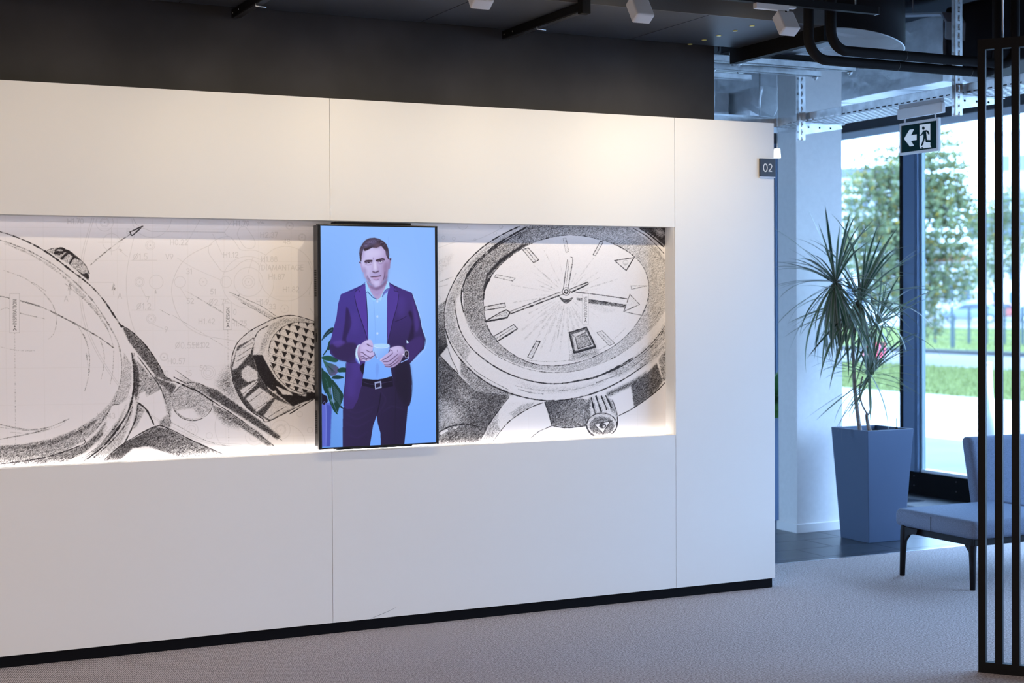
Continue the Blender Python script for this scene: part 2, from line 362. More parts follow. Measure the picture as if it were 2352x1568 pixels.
class Sketch:
    inked = True                                            # ruled lines go to their own layer, free of pencil grain
    """pencil drawing on a plane of the wall; points are traced in photograph pixels and projected on the plane"""
    def __init__(s, x0, x1, z0, z1, plane, ppm):
        s.x0, s.z1, s.ppm, s.pl = x0, z1, ppm, plane
        s.W = int((x1 - x0) * ppm); s.H = int((z1 - z0) * ppm)
        s.ink = np.zeros((s.H, s.W)); s.clean = np.zeros((s.H, s.W)); s.fine = False; s.tr = None
    def pt(s, P):
        P = np.array([s.tr(*p) for p in P], float)
        d = _d[None] + RT[None] * ((P[:, 0] - PCX) / FPX)[:, None] - UP[None] * ((P[:, 1] - PCY) / FPX)[:, None]
        t = (s.pl - CAM[1]) / d[:, 1]
        return np.stack([(CAM[0] + t * d[:, 0] - s.x0) * s.ppm, (s.z1 - CAM[2] - t * d[:, 2]) * s.ppm], 1)
    def dab(s, Q, r, dark):
        H, W = s.H, s.W
        k = np.broadcast_to(np.asarray(r, float), (len(Q),)); dk = np.broadcast_to(np.asarray(dark, float), (len(Q),))
        for (x, y), rr, dd in zip(Q, k, dk):
            n = int(rr + 2); xi, yi = int(x), int(y)
            if xi < n or yi < n or xi >= W - n - 1 or yi >= H - n - 1: continue
            sl = (s.clean if s.fine else s.ink)[yi - n:yi + n + 1, xi - n:xi + n + 1]
            g = np.arange(-n, n + 1)
            dist = np.sqrt((g[None] + xi + .5 - x) ** 2 + (g[:, None] + yi + .5 - y) ** 2)
            np.maximum(sl, dd * np.clip(rr + .5 - dist, 0, 1), out=sl)
    def line(s, pts, wd=1.0, dark=.8, rough=.35, taper=True, smooth=True):
        P = s.pt(pts); Q = spline(P, False, .8) if smooth else np.vstack([spline(P[i:i + 2], False, .8) for i in range(len(P) - 1)])
        n = len(Q)
        if n < 2: return
        t = np.linspace(0, 1, n)
        wv = np.ones(n) * wd
        if taper: wv *= .55 + .45 * np.sin(np.pi * np.clip(t, .02, .98)) ** .5
        if rough:
            jit = gauss(rng.standard_normal((1, n)), 4)[0] * 1.9
            wv *= np.clip(1 + rough * jit, .4, 1.6); dk = dark * np.clip(1 + rough * gauss(rng.standard_normal((1, n)), 3)[0] * 1.5, .45, 1.1)
        else: dk = np.ones(n) * dark
        s.fine = s.inked and not rough
        s.dab(Q, wv * .62 + (.12 if not s.fine else .0), np.clip(dk * 1.12, 0, 1)); s.fine = False
    def fill(s, pts, dark, soft=.6, smooth=False, mode='max', grad=None):
        P = s.pt(pts)
        if smooth: P = spline(P, True, 2)
        sl, m = poly_mask(P, s.H, s.W, soft)
        if sl is None: return
        d = dark
        if grad:                                            # grad = (p0, p1, dark0, dark1)
            a, b = s.pt(grad[:2]); yy, xx = np.mgrid[sl[0], sl[1]]
            t = np.clip(((xx - a[0]) * (b[0] - a[0]) + (yy - a[1]) * (b[1] - a[1])) / ((b - a) ** 2).sum(), 0, 1)
            d = grad[2] + (grad[3] - grad[2]) * t
        v = s.ink[sl]
        if mode == 'set': s.ink[sl] = v * (1 - m) + d * m; s.clean[sl] *= 1 - m
        elif mode == 'max': s.ink[sl] = np.maximum(v, m * d)
        elif mode == 'mul': s.ink[sl] = v * (1 - m * (1 - d))
        else: s.ink[sl] = np.clip(v + m * d, 0, 1)
    def ring(s, cx, cy, rx, ry=None, wd=.9, dark=.25, rough=0, a0=0, a1=360, dot=False):
        ry = ry or rx
        s.line([(cx + rx * math.cos(R(a0 + (a1 - a0) * i / 28)), cy + ry * math.sin(R(a0 + (a1 - a0) * i / 28))) for i in range(29)], wd, dark, rough, False)
        if dot: s.dab(s.pt([(cx, cy)]), 1.6, dark)
    def text(s, st, x, y, h, wd=1.0, dark=.26, vertical=False):
        for ch in st:
            wdt, strokes = GLY.get(ch, GLY[' '])
            for q in strokes:
                s.line([((x - b * h, y - a * h) if False else (x - (1 - b) * h * 0 + b * -h, y - a * h) if vertical else (x + a * h, y - b * h)) for a, b in q], wd, dark, 0, False, False)
            if vertical: y -= (wdt + .14) * h
            else: x += (wdt + .14) * h

sk = Sketch(-.5, NX, NB, NT_, ND, 540)
TA = lambda x, y: (x / 2.5284, 470 + y / 2.529)
TB = lambda x, y: (980 + x / 2.958, 500 + y / 2.958)
sk.tr = TA
F, Ln, T = sk.fill, sk.line, sk.text
# squared paper
for x in (30, 250, 468, 680, 885, 1090, 1300, 1500, 1690): Ln([(x, 60), (x + 4, 800), (x + 14, 1500)], 1, .07, 0, False)
for y in (130, 320, 530, 735, 950, 1165, 1380): Ln([(-900, y - 12 * (1 - y / 600)), (0, y), (1870, y + 28 * (1 - y / 545))], 1, .07, 0, False)
# ---- construction drawing
for cx, cy, rr, dot in ((607, 103, (50, 26, 20), 1), (647, 218, (50,), 0), (872, 235, (27, 19), 1), (810, 448, (27, 19), 1), (907, 448, (40,), 0), (1045, 448, (32,), 0), (1179, 448, (23,), 1),
    (1312, 448, (32,), 0), (1443, 448, (84, 36, 22), 1), (1682, 122, (22, 18), 1), (1754, 190, (22, 18), 1), (878, 662, (27, 19), 1), (952, 883, (23, 19), 1), (1653, 604, (23,), 1), (1210, 975, (40, 28, 15), 0),
    (1110, 1305, (40, 25), 1), (1630, 1305, (55, 30, 24), 1), (1660, 400, (158,), 0), (1215, 1340, (18,), 0), (1740, 1215, (16,), 0), (1800, 1308, (16,), 0), (1475, 1345, (50, 28), 1), (1660, 1390, (112,), 0), (1410, 1290, (162,), 0),
    (1440, 450, (150,), 0), (880, 75, (115,), 0)):
    for r_ in rr: sk.ring(cx, cy, r_, dark=.22, dot=bool(dot))
for off in (0, 12):
    Ln([(548 - off, 70), (490 - off, 280), (470 - off, 480), (505 - off, 700), (590 - off, 890), (715 - off, 1070), (840 - off, 1190), (1000, 1290 + off), (1200, 1370 + off), (1400, 1390 + off)], 1, .24, 0, False)
Ln([(780, 180), (738, 380), (740, 560), (790, 750), (900, 900)], 1, .22, 0, False)
Ln([(1230, 230), (1080, 310), (1005, 440), (1005, 560), (1060, 680), (1160, 750), (1300, 780), (1430, 800)], 1, .26, 0, False)
Ln([(1380, 160), (1392, 135), (1425, 130), (1475, 200), (1478, 240), (1450, 255), (1415, 240), (1380, 180), (1380, 160)], 1, .24, 0, False)
Ln([(1210, 240), (1260, 200), (1330, 185), (1370, 225), (1400, 262), (1480, 265), (1540, 290)], 1, .24, 0, False)
Ln([(1210, 240), (1215, 285), (1260, 350), (1295, 388), (1350, 375), (1400, 335), (1450, 318), (1500, 345), (1505, 380)], 1, .24, 0, False)
Ln([(1290, 75), (1330, 115), (1305, 160), (1325, 185)], 1, .24, 0, False); Ln([(1370, 70), (1330, 115)], 1, .24, 0, False); Ln([(885, 155), (1305, 160)], 1, .4, 0, False)
Ln([(770, 70), (800, 120), (880, 155)], 1, .3, 0, False)
Ln([(1800, 600), (1830, 660), (1800, 720), (1760, 740)], 1, .24, 0, False); Ln([(1790, 330), (1810, 400), (1795, 520)], 1, .24, 0, False)
Ln([(1030, 310), (1130, 370), (1290, 440)], 1, .18, 0, False); Ln([(930, 610), (985, 640)], 1, .5); Ln([(1380, 540), (1390, 520)], 1.5, .5)
for a, b in (((405, 450), (660, 450)), ((765, 322), (910, 322)), ((765, 612), (895, 612)), ((1440, 395), (1470, 300)), ((1045, 480), (1085, 545)), ((820, 480), (850, 545)), ((880, 690), (950, 720)), ((1090, 215), (1160, 90)), ((1235, 170), (1290, 290)), ((690, 260), (740, 302)), ((570, 218), (720, 218)), ((647, 140), (647, 290)), ((900, 500), (900, 610))):
    Ln([a, b], 1, .2, 0, False)
for x in (405, 660):
    F([(x, 448), (x - 12, 496), (x + 12, 496)], .38); Ln([(x, 490), (x, 522)], 1, .35, 0, False)
F([(903, 492), (897, 516), (909, 516)], .38); F([(688, 255), (712, 262), (700, 274)], .3)
for st, x, y in (('H1.70', 392, 111), ('8', 735, 170), ('H0.22', 988, 233), ('V9', 962, 316), ('31', 1083, 401), ('H1.12', 1297, 306), ('H1.79', 1355, 124), ('32', 1495, 106), ('H2.37', 1512, 190),
    ('48', 1645, 229), ('H1.88', 1517, 331), ('DIAMANTAGE', 1518, 379), ('H1.87', 1560, 433), ('H1.82', 1643, 506), ('51', 1222, 519), ('52', 1085, 573), ('7', 850, 563), ('H1.9', 1490, 578), ('33', 1562, 606), ('0', 1355, 637), ('H1.42', 1153, 691),
    ('H1.75', 1340, 704), ('9', 957, 738), ('H1.02', 1120, 829), ('H0.57', 975, 923), ('50', 1160, 963), ('10', 945, 993), ('15', 1080, 993), ('H0.43', 565, 1240), ('H2.22', 522, 1315), ('Ø0.39', 510, 1352), ('A', 373, 560), ('A', 685, 543)):
    T(st, x, y, 30 if len(st) < 6 else 29, 1.15, .3 if x > 400 or y < 700 else .2)
for st, x, y in (('Ø1,5', 775, 318), ('Ø1,2', 795, 606), ('Ø2,75', 1213, 582), ('Ø0.55±1', 1018, 833)): T(st, x, y, 34, 1.15, .3)
# ---- left watch in pencil
left_o = [(-700, 360), (-520, 215), (-300, 140), (-120, 132), (0, 157), (100, 190), (200, 235), (300, 295), (400, 372), (520, 465), (600, 552), (660, 640), (706, 708)]
Ln(left_o, 2.6, .85, .5, False)
Ln([(0, 205), (150, 260), (300, 342), (430, 445), (540, 560), (620, 680), (680, 790), (705, 900), (700, 1020), (660, 1160)], 2.2, .42, .7)
Ln([(30, 225), (200, 300), (350, 400), (470, 520), (560, 620), (600, 690)], 4, .2, .9)
Ln([(380, 460), (500, 560), (600, 680), (640, 760), (658, 828)], 2, .3, .7); Ln([(410, 450), (520, 560), (590, 650)], 3, .2, .8)
Ln([(0, 530), (120, 558), (250, 598), (400, 672), (560, 760), (660, 830)], 2.2, .6, .6)
Ln([(0, 612), (40, 600), (120, 630), (260, 662)], 1.4, .3, .6); Ln([(20, 380), (150, 430), (250, 510), (310, 590), (328, 680), (310, 750), (280, 780)], 1.5, .24, .7)
Ln([(190, 450), (265, 500)], 1.4, .25); Ln([(450, 700), (500, 790), (520, 900), (512, 1000), (492, 1080)], 1.6, .35, .7); Ln([(500, 860), (515, 960)], 1.6, .35, .7)
Ln([(585, 790), (604, 860), (602, 940), (585, 1020)], 1.6, .3, .7); Ln([(0, 825), (100, 845), (200, 848)], 1.4, .2, .7); Ln([(660, 850), (655, 960), (640, 1040)], 1.4, .25, .7)
Ln([(-300, 1200), (0, 1275), (150, 1303), (280, 1292), (400, 1242)], 1.6, .5, .6); Ln([(0, 1292), (180, 1310), (300, 1296)], 1.3, .35, .6); Ln([(60, 1320), (200, 1325), (330, 1290), (380, 1260)], 1.2, .2, .7)
Ln([(0, 1360), (140, 1335), (290, 1300)], 1.5, .5, .6)
F([(720, 860), (712, 960), (690, 1060), (640, 1150), (560, 1228), (450, 1300), (300, 1358), (150, 1388), (0, 1400), (-300, 1395), (-300, 1530), (0, 1525), (200, 1490), (350, 1440), (480, 1375), (560, 1305), (620, 1235), (650, 1168), (690, 1158), (735, 1130), (762, 1040), (765, 930)], .38, 1, False, 'max', ((740, 900), (200, 1450), .22, .55))
F([(-300, 1400), (0, 1405), (160, 1392), (300, 1365), (450, 1310), (560, 1236), (570, 1260), (470, 1330), (330, 1390), (160, 1425), (-300, 1440)], .75, 3)
F([(0, 1510), (250, 1470), (480, 1400), (560, 1330), (620, 1250), (590, 1350), (500, 1430), (380, 1500), (0, 1530)], .72, 2)
Ln([(0, 1505), (200, 1478), (350, 1440), (485, 1388), (487, 1362)], 2.4, .9, .4); Ln([(690, 1158), (648, 1165), (630, 1200), (560, 1300)], 1.8, .7)
for k, (wd, dk) in enumerate(((3.4, .9), (1.6, .6), (1.4, .5))):
    o = k * 22
    Ln([(765 + o * .3, 862), (778 + o * .3, 960), (776 + o * .2, 1070), (748 + o * .1, 1190), (690 - o * .2, 1290), (600 - o * .6, 1400), (470 - o, 1500)], wd, dk, .4)
F([(760, 1110), (745, 1200), (680, 1310), (590, 1415), (480, 1500), (590, 1495), (700, 1395), (745, 1290), (772, 1190)], .3, 1.5); Ln([(770, 1170), (725, 1280), (640, 1380), (540, 1470)], 2.2, .75)
F([(740, 1150), (690, 1270), (600, 1390), (520, 1460), (600, 1370), (690, 1250)], .85, 2)
# winding crown at the top
F([(275, 265), (320, 252), (380, 260), (440, 298), (492, 345), (517, 395), (514, 440), (470, 402), (400, 346), (330, 302)], .35, .6)
for a, b, c in (((318, 268), (350, 252), (385, 268)), ((338, 292), (380, 268), (418, 288)), ((358, 312), (395, 282), (432, 300)), ((405, 340), (430, 305), (462, 322)), ((320, 280), (350, 275), (365, 285))): Ln([a, b, c], 5, .95, .5)
F([(440, 375), (480, 400), (505, 395), (517, 410), (514, 440), (480, 412)], .98, .8); Ln([(275, 265), (320, 252), (385, 262), (445, 302), (495, 350), (517, 398)], 1.6, .8)
Ln([(525, 350), (600, 285), (690, 215), (760, 170)], 1.8, .4, .9); Ln([(755, 158), (765, 178), (790, 160), (830, 124)], 2.6, .95, .3); Ln([(755, 158), (830, 124)], 2.2, .9, .3)
# lug and strap
F([(706, 702), (760, 735), (830, 800), (905, 900), (952, 990), (1022, 1030), (965, 1022), (905, 995), (850, 925), (790, 850), (745, 790)], .78, 1)
Ln([(706, 700), (765, 738), (835, 805), (908, 905), (955, 992)], 2.6, .95, .4)
F([(770, 880), (820, 930), (880, 1000), (940, 1060), (930, 1075), (850, 1112), (842, 1080), (815, 1092), (800, 1142)], .45, 1); F([(765, 872), (795, 925), (812, 985), (806, 1070), (790, 1140), (776, 1090), (772, 980)], .85, 1.2)
F([(870, 985), (960, 1020), (1025, 1050), (1000, 1100), (950, 1060)], .8, 2); F([(935, 1060), (960, 1020), (1000, 1060), (998, 1160), (985, 1270), (960, 1160)], .4, 2)
Ln([(800, 880), (870, 975), (930, 1060), (970, 1170), (992, 1265)], 2, .75); Ln([(795, 1145), (850, 1190), (893, 1275)], 3, .9); Ln([(800, 1150), (785, 1250), (722, 1385)], 2.4, .85)
F([(797, 1150), (840, 1190), (790, 1290), (770, 1300)], .45, 2); F([(590, 1492), (720, 1385), (900, 1288), (975, 1300), (1120, 1370), (1315, 1456), (1040, 1472), (950, 1432), (860, 1402), (770, 1412), (690, 1490)], .66, 1.2, False, 'max', ((800, 1330), (1250, 1450), .85, .5))
Ln([(590, 1492), (720, 1385), (900, 1288), (980, 1300), (1120, 1370), (1315, 1456)], 2.4, .9, .4); Ln([(960, 1310), (1060, 1365), (1200, 1445)], 1.6, .7); F([(925, 1260), (975, 1215), (998, 1270), (980, 1300), (930, 1290)], .5, 2)
F([(1120 + 118 * math.cos(R(a)), 1140 + 110 * math.sin(R(a))) for a in range(150, 380, 10)], .35, 1.5); sk.ring(1118, 1142, 118, 110, 1.8, .7, .5); sk.ring(1116, 1146, 108, 98, 1.1, .45, .5)
F([(1040, 1090), (1120, 1150), (1230, 1160), (1225, 1190), (1160, 1230), (1110, 1170)], .32, 3)
F([(1030, 985), (1180, 1050), (1260, 1075), (1500, 1245), (1630, 1345), (1610, 1362), (1430, 1248), (1180, 1092), (1060, 1030)], .8, 1.6, False, 'max', ((1040, 1000), (1240, 1100), .1, .85))
F([(1235, 1160), (1330, 1205), (1500, 1318), (1590, 1400), (1550, 1395), (1400, 1292), (1240, 1200)], .68, 1.6); F([(1230, 1180), (1300, 1210), (1400, 1300), (1300, 1270)], .5, 4)
Ln([(1020, 960), (1150, 1050), (1300, 1140), (1480, 1260), (1640, 1370)], 1.6, .6); Ln([(1010, 1000), (1120, 1062), (1250, 1150), (1400, 1250), (1540, 1360), (1590, 1400)], 1.8, .8)
Ln([(960, 1000), (1060, 1045), (1160, 1090), (1235, 1145)], 2.6, .95, .4); Ln([(1080, 500), (1200, 570), (1330, 650), (1450, 730)], 2, .25, .9); Ln([(1000, 640), (1200, 760), (1350, 850)], 1.2, .15, .6)
F([(1330, 510), (1420, 560), (1540, 620), (1610, 660), (1590, 672), (1500, 620), (1400, 560)], .3, 1.5); Ln([(1330, 505), (1420, 545), (1520, 590), (1610, 652)], 1.5, .45); Ln([(1400, 565), (1500, 620), (1590, 675)], 1.5, .5)
Ln([(500, 1490), (640, 1300), (760, 1180)], 1, .25, .5); Ln([(990, 1260), (1200, 1370), (1330, 1400)], 1.2, .4)
# ---- big knurled crown
F([(1260, 1040), (1330, 930), (1345, 1040), (1400, 1150), (1320, 1100)], .55, 9)
crown = [(1338, 950), (1350, 870), (1380, 800), (1440, 742), (1510, 700), (1610, 655), (1700, 643), (1800, 668), (1880, 700), (1880, 1090), (1750, 1160), (1560, 1255), (1520, 1238), (1440, 1182), (1388, 1110), (1350, 1020)]
F(crown, .08, .8, False, 'set')
F([(1338, 950), (1380, 820), (1480, 770), (1470, 880), (1500, 980), (1560, 1070), (1700, 1170), (1560, 1255), (1430, 1180), (1380, 1100), (1350, 1020)], .88, 1)
for p in ([(1372, 850), (1470, 772), (1478, 800), (1455, 860), (1382, 945), (1345, 960)], [(1398, 965), (1440, 930), (1492, 965), (1500, 1010), (1440, 1032), (1405, 1005)], [(1392, 1075), (1490, 1015), (1502, 1030), (1415, 1115)], [(1425, 1125), (1505, 1058), (1592, 1118), (1490, 1205)], [(1528, 1225), (1600, 1128), (1712, 1172), (1570, 1250)]):
    F(p, .12, 1, False, 'set'); Ln(p + p[:1], 1.2, .7, .4, False, False)
for a, b in (((1380, 880), (1460, 830)), ((1372, 910), (1440, 870)), ((1370, 850), (1470, 800)), ((1410, 1100), (1490, 1030)), ((1480, 1190), (1580, 1125)), ((1440, 1150), (1530, 1080)), ((1560, 1230), (1660, 1170)), ((1350, 1040), (1390, 1020)), ((1590, 1240), (1690, 1190))): Ln([a, b], 1.6, .6)
F([(1500, 840), (1560, 702), (1650, 655), (1750, 655), (1870, 690), (1860, 720), (1700, 680), (1620, 712), (1565, 770), (1535, 850), (1522, 872), (1470, 872), (1480, 790)], .28, 2); F([(1480, 770), (1530, 715), (1565, 700), (1520, 780), (1505, 860), (1470, 870)], .05, 1.5, False, 'set')
F([(1465, 872), (1522, 870), (1560, 940), (1605, 1015), (1680, 1080), (1745, 1100), (1880, 1070), (1880, 1110), (1745, 1152), (1700, 1172), (1620, 1105), (1540, 1050), (1500, 985)], .96, 1)
for p in ([(1600, 1050), (1690, 1090), (1700, 1105), (1640, 1100)], [(1580, 1090), (1600, 1075), (1608, 1092)], [(1730, 1105), (1780, 1100), (1775, 1112)]): F(p, .1, .8, False, 'set')
face = [(1558, 850), (1580, 775), (1640, 712), (1720, 682), (1800, 690), (1880, 715), (1880, 1050), (1760, 1088), (1680, 1062), (1612, 1002), (1570, 930)]
sl, fm = poly_mask(spline(sk.pt(face), True, 2), sk.H, sk.W, .6)
sk.clean[sl] *= 1 - fm; keep = sk.ink.copy(); sk.ink[sl] = sk.ink[sl] * (1 - fm) + .06 * fm
for i in range(-3, 10):
    for j in range(-4, 12):
        px, py = 1560 + 49 * i - 7 * j, 690 + 17 * i + 42 * j
        F([(px - 3, py - 3), (px + 31, py + 8), (px + 13, py + 36)], .97, .5); F([(px + 26, py + 8), (px + 49, py + 17), (px + 12, py + 30)], .25, .8); Ln([(px + 38, py + 34), (px + 49, py + 17)], 1, .4)
for k in range(-3, 14): Ln([(1540, 600 + 42 * k), (1900, 725 + 42 * k)], 1.1, .5, .2); Ln([(1500 + 49 * k, 640), (1420 + 49 * k, 1120)], .9, .35, .2)
inner = sk.ink.copy(); sk.ink = keep; sk.ink[sl] = keep[sl] * (1 - fm) + inner[sl] * fm
Ln(face, 1.6, .8, .3); Ln(crown[:9], 1.8, .85, .3); Ln(crown[-6:], 2, .9, .3); Ln([(1835, 1120), (1760, 1165), (1680, 1215)], 2, .85); Ln([(1480, 770), (1505, 730), (1560, 700)], 2, .9)
# captions
def caption(st, x0, y0, x1, y1, tail, h):
    F([(x0, y0), (x1, y0), (x1, y1), (x0, y1)], .0, .4, False, 'set')
    Ln([(x0, y0), (x1, y0), (x1, y1), (x0, y1), (x0, y0)], .9, .4, 0, False, False)
    xb = (x0 + x1) / 2 + h / 2
    T('>', xb + 2, y1 - 14, h * 1.15, 1.7, .95, True); T('•', xb, y1 - 14 - h * 1.0, h, 2.6, .95, True); T(st, xb, y1 - 14 - h * 1.75, h, 1.05, .88, True)
    for yy in np.arange(y1 + 4, tail, 9): sk.dab(sk.pt([((x0 + x1) / 2 + (yy - y1) * .008, yy)]), .7, .55)
caption('INSPIRATION', 57, 515, 113, 743, 1390, 19); caption('DESIGN', 1298, 570, 1347, 725, 1440, 18)

# ---- right watch
sk.tr = TB
for x in (110, 690, 880, 1060, 1245, 1430): Ln([(x, 60), (x, 700), (x + 4, 1490)], 1, .06, 0, False)
for y in (120, 310, 515, 720, 935, 1140, 1345): Ln([(75, y - 8 * (1 - y / 560)), (1625, y + 10 * (1 - y / 560))], 1, .06, 0, False)
for cx, cy, r_ in ((113, 134, 11), (184, 142, 10), (328, 148, 7), (464, 104, 11), (505, 62, 11), (625, 327, 11), (516, 345, 10), (245, 45, 34), (80, 545, 14)): sk.ring(cx, cy, r_, dark=.26)
Ln([(75, 205), (200, 165), (330, 150), (450, 100), (520, 60)], 1, .25, 0, False); Ln([(75, 440), (180, 400)], 1.5, .3); Ln([(75, 470), (140, 455)], 1.2, .25); Ln([(420, 480), (560, 430), (700, 350), (760, 230)], 1, .2, 0, False)
F([(75, 290), (180, 240), (160, 300), (75, 400)], .1, 4)
# strap and lug, lower left
F([(70, 600), (132, 560), (118, 640), (122, 740), (142, 872), (92, 932), (70, 975)], .82, 1, False, 'max', ((75, 600), (110, 900), .5, .95))
F([(70, 950), (105, 945), (200, 1050), (330, 1172), (560, 1205), (490, 1300), (430, 1400), (370, 1510), (300, 1540), (70, 1550)], .8, 1.2)
F([(70, 1230), (160, 1250), (260, 1320), (220, 1400), (120, 1430), (70, 1440)], .35, 16, False, 'mul'); F([(160, 1080), (300, 1200), (360, 1290), (250, 1240)], .6, 12, False, 'mul')
F([(90, 935), (142, 880), (215, 1052)], .03, .6, False, 'set'); Ln([(142, 880), (170, 960), (215, 1052)], 1.4, .8); Ln([(90, 935), (150, 1000), (215, 1060)], 2.4, .9)
Ln([(90, 1450), (150, 1420), (250, 1400), (360, 1420)], 3, .98, .4); Ln([(85, 1530), (180, 1480), (280, 1440), (370, 1425)], 2.4, .1, .5); F([(90, 1455), (140, 1430), (145, 1445), (95, 1475)], .05, .8, False, 'set'); F([(170, 1425), (215, 1415), (200, 1435)], .05, .8, False, 'set')
F([(555, 1250), (790, 1248), (700, 1292), (560, 1380), (450, 1510), (370, 1510), (430, 1395), (490, 1305)], .04, .8, False, 'set'); F([(490, 1300), (480, 1400), (500, 1440), (440, 1510), (375, 1510), (430, 1395)], .4, 2); F([(560, 1330), (640, 1270), (740, 1250), (700, 1285), (590, 1360)], .35, 2)
Ln([(360, 1520), (425, 1398), (492, 1302), (560, 1215)], 2.2, .85); Ln([(452, 1512), (560, 1382), (700, 1290), (790, 1255)], 2, .85); Ln([(470, 1330), (495, 1390), (490, 1440), (470, 1490)], 1, .4); Ln([(700, 1500), (760, 1452), (842, 1415)], 1.6, .8); Ln([(800, 1250), (830, 1330), (850, 1415)], 2.4, .9)
# case flank
F([(800, 1246), (1050, 1226), (1105, 1240), (1060, 1300), (1092, 1412), (960, 1425), (848, 1405)], .72, 1.2, False, 'max', ((820, 1260), (1050, 1390), .85, .6))
F([(1385, 1128), (1500, 1050), (1562, 985), (1604, 1108), (1562, 1172), (1410, 1288)], .8, 1.5); F([(1575, 960), (1630, 880), (1630, 1098), (1602, 1112)], .5, 1.5); F([(1220, 1190), (1390, 1110), (1500, 1040), (1500, 1060), (1390, 1140), (1230, 1215)], .8, 3)
Ln([(1300, 1345), (1410, 1287), (1562, 1175), (1630, 1102)], 2.6, .92); Ln([(850, 1410), (950, 1424), (1090, 1410)], 2.4, .92)
# bezel body set white first, then its rings
bez = [(118, 640), (132, 560), (168, 470), (222, 370), (302, 270), (420, 170), (560, 90), (700, 30), (1350, 30), (1640, 60), (1640, 860), (1500, 985), (1350, 1088), (1200, 1165), (1050, 1215), (900, 1240), (760, 1236), (600, 1202), (450, 1142), (330, 1062), (230, 962), (160, 852), (124, 742)]
F(bez, .03, .8, False, 'set')
F([(122, 640), (140, 560), (175, 470), (230, 370), (310, 272), (430, 172), (560, 95), (640, 60), (560, 130), (420, 230), (320, 330), (250, 450), (200, 560), (190, 660), (210, 760), (300, 900), (260, 980), (165, 850), (126, 745)], .34, 3)
F([(230, 960), (330, 1062), (450, 1140), (600, 1200), (560, 1205), (480, 1290), (330, 1180), (230, 1060)], .55, 3); F([(560, 1080), (760, 1150), (900, 1150), (1050, 1140), (1250, 1080), (1200, 1130), (1000, 1180), (850, 1190), (700, 1170)], .16, 6)
F([(1200, 1060), (1400, 960), (1560, 810), (1630, 700), (1630, 800), (1560, 900), (1440, 1000), (1300, 1080)], .35, 6); F([(1400, 1050), (1470, 960), (1560, 900), (1630, 830), (1630, 880), (1520, 980)], .4, 4)
rehaut = [(246, 500), (262, 420), (312, 330), (400, 242), (520, 152), (680, 62), (760, 30), (1300, 30), (1400, 80), (1500, 150), (1580, 230), (1640, 340), (1640, 600), (1560, 722), (1450, 832), (1310, 930), (1150, 1002), (1000, 1040), (900, 1045), (750, 1030), (600, 990), (480, 930), (380, 852), (300, 762), (252, 650)]
F(rehaut, .5, 1, False, 'max', ((300, 500), (900, 1040), .6, .28))
F([(400, 500), (420, 400), (520, 300), (640, 215), (760, 160), (640, 180), (500, 270), (410, 370), (378, 480)], .95, 2.5); F([(470, 240), (560, 180), (660, 120), (720, 90), (640, 180), (520, 270)], .3, 6); F([(620, 90), (720, 50), (760, 60), (640, 150), (580, 180)], .75, 6)
dial = [(383, 560), (397, 480), (440, 392), (520, 302), (640, 212), (760, 155), (900, 122), (1020, 118), (1150, 140), (1280, 182), (1390, 247), (1470, 332), (1505, 430), (1507, 530), (1472, 640), (1400, 752), (1300, 850), (1180, 922), (1050, 975), (900, 1003), (760, 998), (640, 958), (520, 880), (440, 792), (398, 690)]
F(dial, .02, .7, True, 'set')
Ln(dial + dial[:1], 1.8, .75, .5, False); Ln([(383, 560), (397, 470), (450, 375)], 4, .9, .4); Ln([(640, 958), (800, 975), (1000, 960), (1200, 880), (1350, 750)], 1.2, .35)
Ln(rehaut[:6], 4, .92, .4); Ln([(232, 560), (240, 480), (280, 390), (370, 280), (500, 180), (640, 100)], 3, .88, .4); Ln(bez[:8], 2.6, .88, .4); Ln(bez[:1] + bez[:10:-1][:12], 2.8, .92, .4)
Ln([(150, 640), (165, 550), (210, 450), (290, 330), (400, 230), (520, 140)], 1.6, .5, .6); Ln([(186, 560), (200, 660), (230, 770), (300, 880), (420, 982), (560, 1060), (720, 1110), (880, 1126), (1040, 1104), (1200, 1062), (1350, 992), (1480, 900), (1580, 790), (1640, 690)], 2.4, .85, .4)
Ln([(1000, 1110), (1150, 1080), (1300, 1010), (1400, 950)], 4, .92, .4); Ln([(250, 640), (300, 770), (400, 880), (520, 960), (700, 1030), (880, 1050), (1050, 1030), (1250, 960), (1400, 860), (1530, 720), (1600, 600)], 1.6, .5, .6)
Ln([(600, 1140), (760, 1170), (900, 1175), (1050, 1155), (1200, 1110)], 1.6, .4, .7); Ln([(615, 1160), (700, 1185), (790, 1195)], 2, .5, .7); Ln([(1150, 1120), (1350, 1040), (1500, 930), (1630, 800)], 1.8, .6, .5); Ln([(1430, 960), (1540, 860), (1630, 730)], 2, .7, .5); Ln([(130, 700), (170, 830), (250, 950), (360, 1060), (560, 1170)], 1.4, .6)
Ln([(240, 480), (235, 560), (250, 640)], 3, .9); Ln([(1480, 160), (1560, 230), (1630, 320)], 1.4, .5)
F([(1400, 30), (1640, 30), (1640, 215), (1560, 140), (1500, 100), (1440, 70)], .9, 1.5); F([(1540, 75), (1590, 70), (1620, 120), (1580, 120)], .35, 5, False, 'mul'); Ln([(1430, 62), (1520, 120), (1630, 215)], 3, .95); Ln([(1380, 60), (1500, 130), (1600, 230), (1640, 280)], 2, .8); F([(1470, 160), (1560, 240), (1630, 350), (1630, 300), (1560, 200)], .4, 3)
